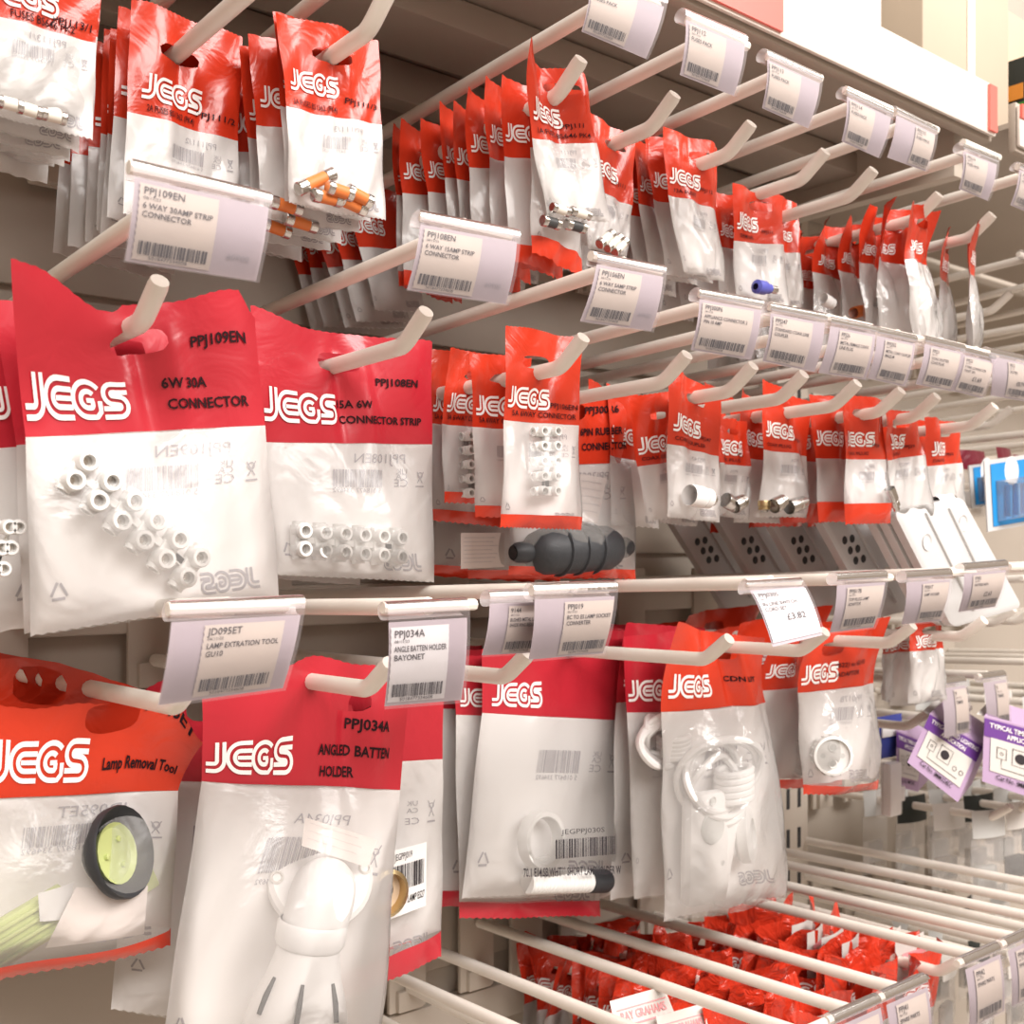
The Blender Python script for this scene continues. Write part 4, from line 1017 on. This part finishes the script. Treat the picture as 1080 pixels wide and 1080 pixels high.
# corded in-line switch
def cord_set(ox, oy, Y, sc, label, body=True, seed=3):
    root = empty('corded_switch', at(ox, oy, Y)); tag(root, label, 'cord switch')
    r = random.Random(seed); k0 = (at(ox + 1, oy, Y) - at(ox, oy, Y)).length; kz = (at(ox, oy, Y) - at(ox, oy + 1, Y)).length
    c = at(ox, oy, Y)
    for j in range(5):     # coiled loops
        m = MB(); N = 36; pts = []
        cx, cz = r.uniform(-6, 6) * sc, 30 * sc + r.uniform(-6, 6) * sc; a, b = (26 + 4 * j) * sc, (38 + r.uniform(-8, 10)) * sc; th0 = .5 + r.uniform(-.15, .15)
        for k in range(N):
            t = 2 * math.pi * k / N; x, z = a * math.cos(t), b * math.sin(t)
            X, Z = x * math.cos(th0) - z * math.sin(th0) * .7, x * math.sin(th0) * .7 + z * math.cos(th0)
            pts.append(c + Vector(((cx + X) * k0, -.002 * j + .004 * math.sin(t * 2 + j), (cz + Z) * kz)))
        m.tube(pts, .0024, 8, close=True); m.build('cord_loop', 'plastic_white', root)
    m = MB()
    for j in range(5):     # binding turns round the waist of the coil
        N = 18; z = (8 + j * 7) * sc
        m.tube([c + Vector(((14 * sc + 13 * sc * math.cos(2 * math.pi * k / N)) * k0, -.006 + .010 * math.sin(2 * math.pi * k / N), (z + 3 * math.cos(2 * math.pi * k / N)) * kz)) for k in range(N)], .0024, 8, close=True)
    m.build('cord_binding', 'plastic_white', root)
    return root
def cord_bag():
    Y = G['B4'][2] - .001
    root = cord_set(752, 850, Y + .004, 1.0, 'white cord coiled with an in-line switch in the glossy bag')
    a, b = at(739, 833, Y + .003), at(737, 952, Y + .003); L = (b - a).length; w = (at(745, 890, Y) - at(700, 890, Y)).length
    m = MB(); M = Matrix.Rotation(.03, 3, 'Y')
    m.box((a + b) / 2 + EY * .004, (w * .95, .010, L), M, .0045); sw = m.build('switch_body', 'plastic_white', root)
    m = MB(); m.lathe([(.00001, .0002), (.0075, .0002), (.0095, .0012), (.0102, .0)], at(739, 870, Y + .003) + EY * .0094, EY, 22); m.build('rocker_recess', 'pack_grey', sw)
    m = MB(); m.lathe([(.00001, .0002), (.002, .0002), (.0026, .0008)], at(739, 842, Y + .003) + EY * .0094, EY, 14); m.build('screw_recess', 'pack_grey', sw)
    m = MB(); a, b = at(775, 850, Y - .002), at(757, 955, Y - .002)
    d = (b - a).normalized(); n = EY; x = d.cross(n)
    M = Matrix((x, n, d)).transposed(); m.box((a + b) / 2, (.010, .004, (b - a).length), M, .0015); m.build('cover_bar', 'plastic_white', root)
    m = MB(); m.lathe([(.00001, .001), (.0018, .001), (.0018, -.001)], at(761, 910, Y - .005), EY, 10); m.build('rivet', 'steel', root)
    c = at(778, 880, Y + .006); m = MB(); m.lathe([(.016, 0), (.018, .002), (.018, .008), (.015, .010), (.010, .010), (.009, .004)], c, Vector((.5, -.8, .1)).normalized(), 24); m.build('lamp_ring', 'nylon_white', root)
cord_bag()
cord_set(694, 800, G['B4'][2] + .018, .62, 'bundled white cord in the bag behind the glossy cord bag', seed=5)

# lamp adaptors
def adaptor(px_, py_, Y, label, R=.0125):
    c = at(px_, py_, Y); root = empty('lamp_adaptor', c); tag(root, label, 'lamp adaptor')
    ax = Vector((-.62, -.75, .05)).normalized()
    prof = [(.00001, -.022), (R * .7, -.022), (R * .72, -.010), (R * .95, -.008), (R * 1.02, 0), (R, .0025), (R * .88, .003), (R * .86, .0005), (.00001, .0005)]
    m = MB(); m.lathe(prof, c, ax, 30); m.build('body', 'nylon_white', root)
    m = MB(); u = ax.cross(EZ).normalized(); w = ax.cross(u)
    for k in range(16):
        th = 2 * math.pi * k / 16; d = u * math.cos(th) + w * math.sin(th)
        m.tube([c + d * R * 1.0 - ax * .008, c + d * R * 1.05 - ax * .0], R * .06, 6)
    m.build('grip_rib', 'nylon_white', root)
    for sg in (-1, 1):
        m = MB(); m.lathe([(R * .26, .0007), (R * .20, .0013), (R * .16, .0006)], c + w * R * .42 * sg, ax, 14); m.build('socket_rim', 'nylon_white', root)
        m = MB(); m.lathe([(.00001, .0008), (R * .17, .0008)], c + w * R * .42 * sg, ax, 14); m.build('pin_socket', 'pack_grey', root)
    m = MB(); m.lathe([(.00001, .0007), (R * .14, .0007)], c + u * R * .5, ax, 10); m.lathe([(.00001, .0007), (R * .14, .0007)], c - u * R * .5, ax, 10); m.build('vent_hole', 'pack_grey', root)
adaptor(878, 797, G['B6'][2] - .012, 'white lamp adaptor facing left in the front adaptor bag')
adaptor(846, 800, G['B5'][2] - .010, 'white lamp adaptor in the slanting bag behind')

# ------------------------------------------------------------------ white wall plates on the end hook
def plates():
    C4 = [(938, 540), (1010, 524), (1074, 640), (1000, 662)]
    base = [at(x, y, .415) for x, y in C4]
    for i, Y in enumerate((.415, .424, .433, .468, .508, .550, .592)):
        P4 = [p + Vector((-.004 * i * (i > 2), Y - .415, .004 * (i > 2))) for p in base]
        root = empty('wall_plate', P4[0])
        tag(root, f'{ORD[i]} white moulded plate from the front in the slanting stack on the end hook', 'plate', 'slanting white plates')
        e1 = (P4[1] - P4[0]).normalized(); e2 = (P4[3] - P4[0]).normalized(); n = e1.cross(e2).normalized()
        if n.y > 0: n = -n
        def f(u, v, o=0): return lerp(lerp(P4[0], P4[1], u), lerp(P4[3], P4[2], u), v) + n * o
        m = MB(); th = .006
        # rounded slab
        out = []
        for (cu, cv, a0) in ((.08, .06, 180), (.92, .06, 270), (.92, .94, 0), (.08, .94, 90)):
            for k in range(5):
                a = math.radians(a0 + 90 * k / 4); out.append((cu + .08 * math.cos(a), cv + .06 * math.sin(a)))
        N = len(out)
        vs_ = [f(u, v, th / 2) for u, v in out] + [f(u, v, -th / 2) for u, v in out] + [f(.5 + (u - .5) * .93, .5 + (v - .5) * .95, th / 2 + .001) for u, v in out]
        fs = [tuple(range(2 * N, 3 * N)), tuple(reversed(range(N, 2 * N)))] + [(k, (k + 1) % N, N + (k + 1) % N, N + k) for k in range(N)] + [(k, (k + 1) % N, 2 * N + (k + 1) % N, 2 * N + k) for k in range(N)]
        m.add(vs_, fs); m.build('slab', 'plate_white', root)
        for u in (.36, .68):
            m = MB(); m.box(f(u, .48, th / 2 + .0015), (.0030, .0025, (P4[3] - P4[0]).length * .86), Matrix((e1, n, e2)).transposed(), .0008); m.build('ridge', 'plate_white', root)
        if i >= 2:
            for a in range(3):
                for b in range(2):
                    m = MB(); m.lathe([(.00001, .0004), (.0026, .0004), (.0030, 0)], f(.14 + .10 * b, .30 + .09 * a, th / 2 + .0012), n, 12); m.build('knockout', 'hole_dark', root)
        else:
            m = MB(); m.lathe([(.0046, 0), (.0056, .0008), (.0050, .0)], f(.20, .28, th / 2 + .001), n, 18); m.build('screw_boss', 'plate_white', root)
            m = MB(); m.lathe([(.0046, 0), (.0056, .0008), (.0050, .0)], f(.80, .20, th / 2 + .001), n, 18); m.build('screw_boss', 'plate_white', root)
plates()

# ------------------------------------------------------------------ goods on top of the shelf
def carton(x0, x1, y0, y1, z0, z1, mat, label, tape=None):
    root = empty('carton', ((x0 + x1) / 2, (y0 + y1) / 2, z0)); tag(root, label, 'box')
    m = MB(); m.box(((x0 + x1) / 2, (y0 + y1) / 2, (z0 + z1) / 2), (x1 - x0, y1 - y0, z1 - z0), None, .002); m.build('body', mat, root)
    if tape:
        m = MB(); m.box((tape, y0 - .0006, (z0 + z1) / 2 + .001), (.010, .0008, z1 - z0 - .004)); m.build('tape', 'tape', root, False)
    for s in (0,):
        m = MB(); m.box(((x0 + x1) / 2, (y0 + y1) / 2, z1 + .0012), (x1 - x0, (y1 - y0) * .49, .002)); m.build('flap', mat, root, False)
ZS = SHZ + .0145
carton(.40, .668, .425, .60, ZS, ZS + .16, 'carton_white', 'white carton on the overhead shelf')
carton(.726, .848, .430, .62, ZS + .006, ZS + .145, 'carton_pale', 'pale taped cardboard carton beside the white one on the shelf', .79)
carton(.875, 1.10, .47, .62, ZS + .002, ZS + .055, 'carton_white', 'low white carton at the far end of the shelf')
def colour_pack():
    x0, x1, y0, y1, z0, z1 = .873, .925, .425, .46, ZS + .002, ZS + .075
    root = empty('printed_pack', ((x0 + x1) / 2, .44, z0)); tag(root, 'black printed pack with green and orange patches on the shelf', 'pack')
    m = MB(); m.box(((x0 + x1) / 2, (y0 + y1) / 2, (z0 + z1) / 2), (x1 - x0, y1 - y0, z1 - z0), None, .0015); m.build('body', 'pack_black', root)
    m = MB(); m.box((x0 - .0006, .4425, z0 + .022), (.0008, .030, .030)); m.build('green_patch', 'pack_green', root, False)
    m = MB(); m.box((x0 - .0006, .4425, z0 + .046), (.0008, .022, .012)); m.build('orange_patch', 'pack_orange', root, False)
    x0, x1 = .930, .99
    root = empty('printed_pack', ((x0 + x1) / 2, .44, z0)); tag(root, 'pale grey pack right of the black one on the shelf', 'pack')
    m = MB(); m.box(((x0 + x1) / 2, .437, (z0 + z1) / 2), (x1 - x0, .03, z1 - z0), None, .0015); m.build('body', 'pack_grey', root)
    m = MB(); m.box(((x0 + x1) / 2, .4214, (z0 + z1) / 2), (.04, .0008, .045)); m.build('front_panel', 'pack_green', root, False)
    carton(.90, 1.10, .50, .62, ZS + .060, ZS + .17, 'carton', 'brown carton on top of the low white carton')
colour_pack()

# ------------------------------------------------------------------ next bay
for r_, (z, xs) in enumerate([(.212, (.90, .985, 1.07, 1.16)), (.118, (.90, .985, 1.07)), (.086, (1.12, 1.21)), (-.045, (.905, .945, .985, 1.03, 1.07, 1.12, 1.17)), (-.118, (.775, .835, .985, 1.05, 1.12)), (-.205, (.90, .95, 1.0, 1.05, 1.10, 1.16)), (-.33, (.90, .95, 1.0, 1.06, 1.12))]):
    nm = ['highest', 'second highest', 'third highest', 'fourth highest', 'fifth highest', 'sixth highest', 'lowest'][r_]
    for i, x in enumerate(xs):
        hook(x, ZC + z, f'wire hook of the next bay, {ORDL[i]} from left in its {nm} row', tipy=.455, laby=.44, r=.0034, dlab=.026, width=.036)
def wt(X, Y, z, w, h, label, **kw):
    a = Vector((X - w / 2, Y, z)); b = Vector((X + w / 2, Y, z))
    ticket([a, b, b + Vector((.0, -.004, -h)), a + Vector((0, -.004, -h))], label, Y=Y, **kw)
wt(.90, .436, ZC + .240, .036, .040, 'small price ticket hanging alone in the next bay', lines=('9020', 'LEAD'), price='£0.79', tu=(.3, .95), seed=91)
wt(.90, .436, ZC + .146, .036, .040, 'price ticket in the next bay above the blue packs', lines=('9021', 'LEAD'), price='£24.00', tu=(.2, .95), seed=92)
wt(.985, .436, ZC + .146, .036, .040, 'next ticket right of the one above the blue packs', lines=('9022', 'LEAD'), tu=(.2, .95), seed=93)
wt(.775, .436, ZC - .090, .036, .042, 'price ticket above the tilted purple box', lines=('9', 'TIMER'), tu=(.45, .95), seed=94)
wt(.835, .436, ZC - .090, .036, .042, 'price ticket above the second purple box', lines=('9', 'TIMER'), tu=(.45, .95), seed=95)
for i, hi in enumerate((3, 4, 5, 6, 7, 8, 9)):
    wt(XCc[hi], LABY - .004, ZC - .245, .044, .042, f'price ticket of the bottom wire row, {ORDL[i]} from left', lines=('PPJ4' + str(i), 'SPARE PARTS'), tu=(.2, .9), seed=120 + i)

def blister(c4, Y, label, card='pack_blue', dep=.016):
    P4 = [at(x, y, Y) for x, y in c4]; root = empty('blister_pack', P4[0]); tag(root, label, 'blister pack', 'blue blister packs')
    def f(u, v, o=0): return lerp(lerp(P4[0], P4[1], u), lerp(P4[3], P4[2], u), v) + EY * o
    m = MB(); m.add([f(0, 0), f(1, 0), f(1, 1), f(0, 1), f(0, 0, -.001), f(1, 0, -.001), f(1, 1, -.001), f(0, 1, -.001)], [(3, 2, 1, 0), (4, 5, 6, 7), (0, 1, 5, 4), (1, 2, 6, 5), (2, 3, 7, 6), (3, 0, 4, 7)]); m.build('card', 'plate_white', root, False)
    m = MB(); m.add([f(.10, .06, .0006), f(.92, .06, .0006), f(.92, .94, .0006), f(.10, .94, .0006)], [(3, 2, 1, 0)]); m.build('blue_print', card, root, False)
    m = MB(); a = [f(.18, .30, .001), f(.86, .30, .001), f(.86, .88, .001), f(.18, .88, .001), f(.24, .36, dep), f(.80, .36, dep), f(.80, .82, dep), f(.24, .82, dep)]
    m.add(a, [(7, 6, 5, 4), (0, 4, 5, 1), (1, 5, 6, 2), (2, 6, 7, 3), (3, 7, 4, 0)]); m.build('blister', 'clear_film', root, False)
    m = MB(); m.lathe([(.00001, .001), (.010, .001), (.012, .0005)], f(.5, .2), EY, 18); m.build('emblem', 'ticket_white', root)
    for k in (.34, .5, .66):
        m = MB(); m.box(f(k, .60, .004), (.003, .005, .026), None, .001); m.build('blue_item', card, root)
blister([(1038, 486), (1092, 478), (1094, 552), (1042, 561)], .455, 'blue blister pack with white border at the right edge')
blister([(1022, 491), (1058, 486), (1060, 530), (1025, 536)], .49, 'blue blister pack half hidden behind the front blue one')

def timer_box(c4, Y, dep, label, seed):
    P4 = [at(x, y, Y) for x, y in c4]; root = empty('timer_box', P4[0]); tag(root, label, 'box', 'purple printed boxes')
    bk = Vector((dep, dep * .3, dep * .12))
    def f(u, v, o=0): return lerp(lerp(P4[0], P4[1], u), lerp(P4[3], P4[2], u), v) + EY * o
    m = MB(); v = [p for p in P4] + [p + bk for p in P4]
    m.add(v, [(3, 2, 1, 0), (4, 5, 6, 7), (0, 1, 5, 4), (1, 2, 6, 5), (2, 3, 7, 6), (3, 0, 4, 7)]); m.build('body', 'lilac', root, False)
    m = MB(); m.add([f(.0, .03, .0004), f(1, .03, .0004), f(1, .30, .0004), f(0, .30, .0004)], [(3, 2, 1, 0)]); m.build('title_band', 'violet', root, False)
    m = MB(); m.add([f(.08, .30, .0006), f(.92, .30, .0006), f(.92, .80, .0006), f(.08, .80, .0006)], [(3, 2, 1, 0)]); m.build('diagram_panel', 'carton_white', root, False)
    m = MB(); t0 = P4[0] + Vector((0, .006, .0007)); t1 = P4[1] + Vector((0, .006, .0007)); b2 = bk * .85
    m.add([t0, t1, t1 + b2, t0 + b2], [(0, 1, 2, 3)]); m.build('top_label', 'carton_white', root, False)
    P = Print(); P.text('TYPICAL TIMED LIGHTING', .06, -.15, .07, width=.88, bold=.02); P.text('APPLICATION', .28, -.26, .07, width=.46, bold=.02)
    mesh_obj('title', [f(x, -y, .0008) for x, y in P.v], P.f, 'logo_white', root, False)
    P = Print(); P.disc(.47, -.50, .075); P.stroke([(.16, -.42), (.28, -.42), (.28, -.58), (.16, -.58), (.16, -.41)], .008); P.stroke([(.22, -.58), (.22, -.72), (.80, -.72)], .008)
    P.stroke([(.36, -.38), (.58, -.38), (.58, -.62), (.36, -.62), (.36, -.37)], .008)
    P.ring(.70, -.60, .035, .008); P.ring(.83, -.60, .035, .008); P.text('Cat No. IMM324EC', .16, -.90, .07, width=.62, bold=.01)
    P.ring(.22, -.50, .02, .006)
    mesh_obj('diagram', [f(x, -y, .0010) for x, y in P.v], P.f, 'ink', root, False)
timer_box([(981, 752), (1037, 786), (1010, 846), (957, 804)], .44, .045, 'purple printed box hanging tilted on its hook', 1)
timer_box([(1038, 755), (1118, 776), (1112, 850), (1036, 824)], .43, .045, 'purple printed box hanging level at the right edge', 2)
timer_box([(945, 770), (975, 782), (968, 835), (946, 830)], .50, .03, 'purple box mostly hidden behind the tilted one', 3)

def navy_pack():
    Y = .505; P4 = [at(x, y, Y) for x, y in ((923, 757), (951, 752), (952, 858), (924, 862))]
    root = empty('navy_pack', P4[0]); tag(root, 'clear pack with navy card and white battery holder', 'pack')
    def f(u, v, o=0): return lerp(lerp(P4[0], P4[1], u), lerp(P4[3], P4[2], u), v) + EY * o
    vs_, fs = grid(lambda u, v: f(u, v, .0), 0, 1, 0, .42, 4, 4); mesh_obj('navy_card', vs_, fs, 'pack_navy', root)
    vs_, fs = grid(lambda u, v: f(u, v, .004 * math.sin(math.pi * u)), 0, 1, .42, 1, 6, 6); mesh_obj('pouch', vs_, fs, 'loose_film', root)
    m = MB(); m.box(f(.40, .72, .004), (.016, .010, .042), None, .002); m.build('holder_block', 'plastic_white', root)
    m = MB(); m.box(f(.74, .78, .004), (.006, .006, .012), None, .001); m.build('holder_tab', 'plastic_white', root)
    m = MB(); m.box(f(.48, .16, .0012), (.022, .002, .008), None, .001); m.build('card_window', 'ticket_white', root)
navy_pack()

# small packs hanging in the next bay's lower rows
rn = random.Random(55)
def small_pack(X, Y, ztop, w, h, mat, label, group):
    root = empty('small_pack', (X, Y, ztop)); tag(root, label, 'pack', group)
    yaw = rn.uniform(-.3, .3); M = Matrix.Rotation(yaw, 3, 'Z'); c = Vector((X, Y, ztop))
    vs_, fs = grid(lambda u, v: c + M @ Vector(((u - .5) * w, -.003 * math.sin(math.pi * u) - .002 * math.sin(5 * v), -v * h)), 0, 1, 0, .3, 6, 3); mesh_obj('header', vs_, fs, mat, root)
    vs_, fs = grid(lambda u, v: c + M @ Vector(((u - .5) * w, -.005 * math.sin(math.pi * u) * math.sin(math.pi * (v - .3) / .7), -v * h)), 0, 1, .3, 1, 6, 5); mesh_obj('pouch', vs_, fs, 'loose_film', root)
    m = MB(); m.box(c + Vector((0, .002, -h * .75)), (w * .6, .006, h * .25), M, .001); m.build('part_inside', rn.choice(['ceramic_black', 'pack_grey', 'plastic_white', 'steel']), root)
for z, xs, nm in ((-.118, (.985, 1.05, 1.12), 'middle'), (-.205, (.90, .95, 1.0, 1.05, 1.10, 1.16), 'lower'), (-.33, (.90, .95, 1.0, 1.06, 1.12), 'lowest')):
    for i, x in enumerate(xs):
        for j in range(4):
            small_pack(x, .475 + .035 * j, ZC + z - .005, .036, .075, ['pack_grey', 'carton_white', 'pack_black', 'pack_grey'][(i + j) % 4], f'{ORD[j]} small pack on the {ORDL[i]} hook, {nm} row of the next bay', f'small packs in the {nm} row of the next bay')
for i, x in enumerate((.985, 1.07)):
    for j in range(3): small_pack(x, .475 + .03 * j, ZC + .095, .04, .06, 'maroon', f'{ORD[j]} maroon pack on the {ORDL[i + 1]} upper hook of the next bay', 'maroon packs in the next bay')
# white and pink carded bags on the bottom row
for i, (x, y, yaw) in enumerate([(.700, .47, .2), (.700, .485, .1), (.700, .50, .25), (.706, .515, .1), (.735, .445, -.1), (.735, .46, .1)]):
    c = Vector((x, y, ZC - .272)); M = Matrix.Rotation(yaw, 3, 'Z'); w = .034
    root = empty('carded_bag', c); tag(root, f'{ORD[i]} white carded bag with pink stripes among the bottom row bags', 'bag', 'white carded bags')
    vs_, fs = grid(lambda u, v: c + M @ Vector(((u - .5) * w, -.002 * math.sin(4 * u), -v * .05)), 0, 1, 0, 1, 5, 4); mesh_obj('card', vs_, fs, 'carton_white', root)
    P = Print()
    for k in range(4): P.rect(.12, -.25 - .17 * k, .88, -.18 - .17 * k)
    mesh_obj('stripes', [c + M @ Vector(((a - .5) * w, -.0032, b * .05)) for a, b in P.v], P.f, 'pink_print', root, False)
    vs_, fs = grid(lambda u, v: c + M @ Vector(((u - .5) * w, -.003 - .004 * math.sin(math.pi * u), -.05 - v * .05)), 0, 1, 0, 1, 5, 4); mesh_obj('pouch', vs_, fs, 'loose_film', root)
def graham():
    for i, (c4, Y, lb) in enumerate([([(643, 1056), (700, 1040), (722, 1095), (655, 1115)], .462, 'white header pack with a pink printed name, bottom edge'), ([(692, 1072), (742, 1058), (752, 1110), (700, 1125)], .450, 'second white header pack beside the pink printed one')]):
        P4 = [at(x, y, Y + (-.012 if k > 1 else 0)) for k, (x, y) in enumerate(c4)]; root = empty('header_pack', P4[0]); tag(root, lb, 'pack', 'white header packs')
        def f(u, v, o=0): return lerp(lerp(P4[0], P4[1], u), lerp(P4[3], P4[2], u), v) + Vector((0, -.7, .7)) * o
        vs_, fs = grid(f, 0, 1, 0, 1, 4, 4); mesh_obj('header', vs_, fs, 'carton_white', root)
        P = Print(); P.text('RAY GRAHAMS', .12, -.42, .16, width=.78, bold=.01); P.rect(.08, -.52, .95, -.49); P.rect(.08, -.22, .95, -.20); P.text('spare fittings', .2, -.68, .09, width=.6)
        mesh_obj('print', [f(x, -y, .0006) for x, y in P.v], P.f, 'pink_print', root, False)
graham()
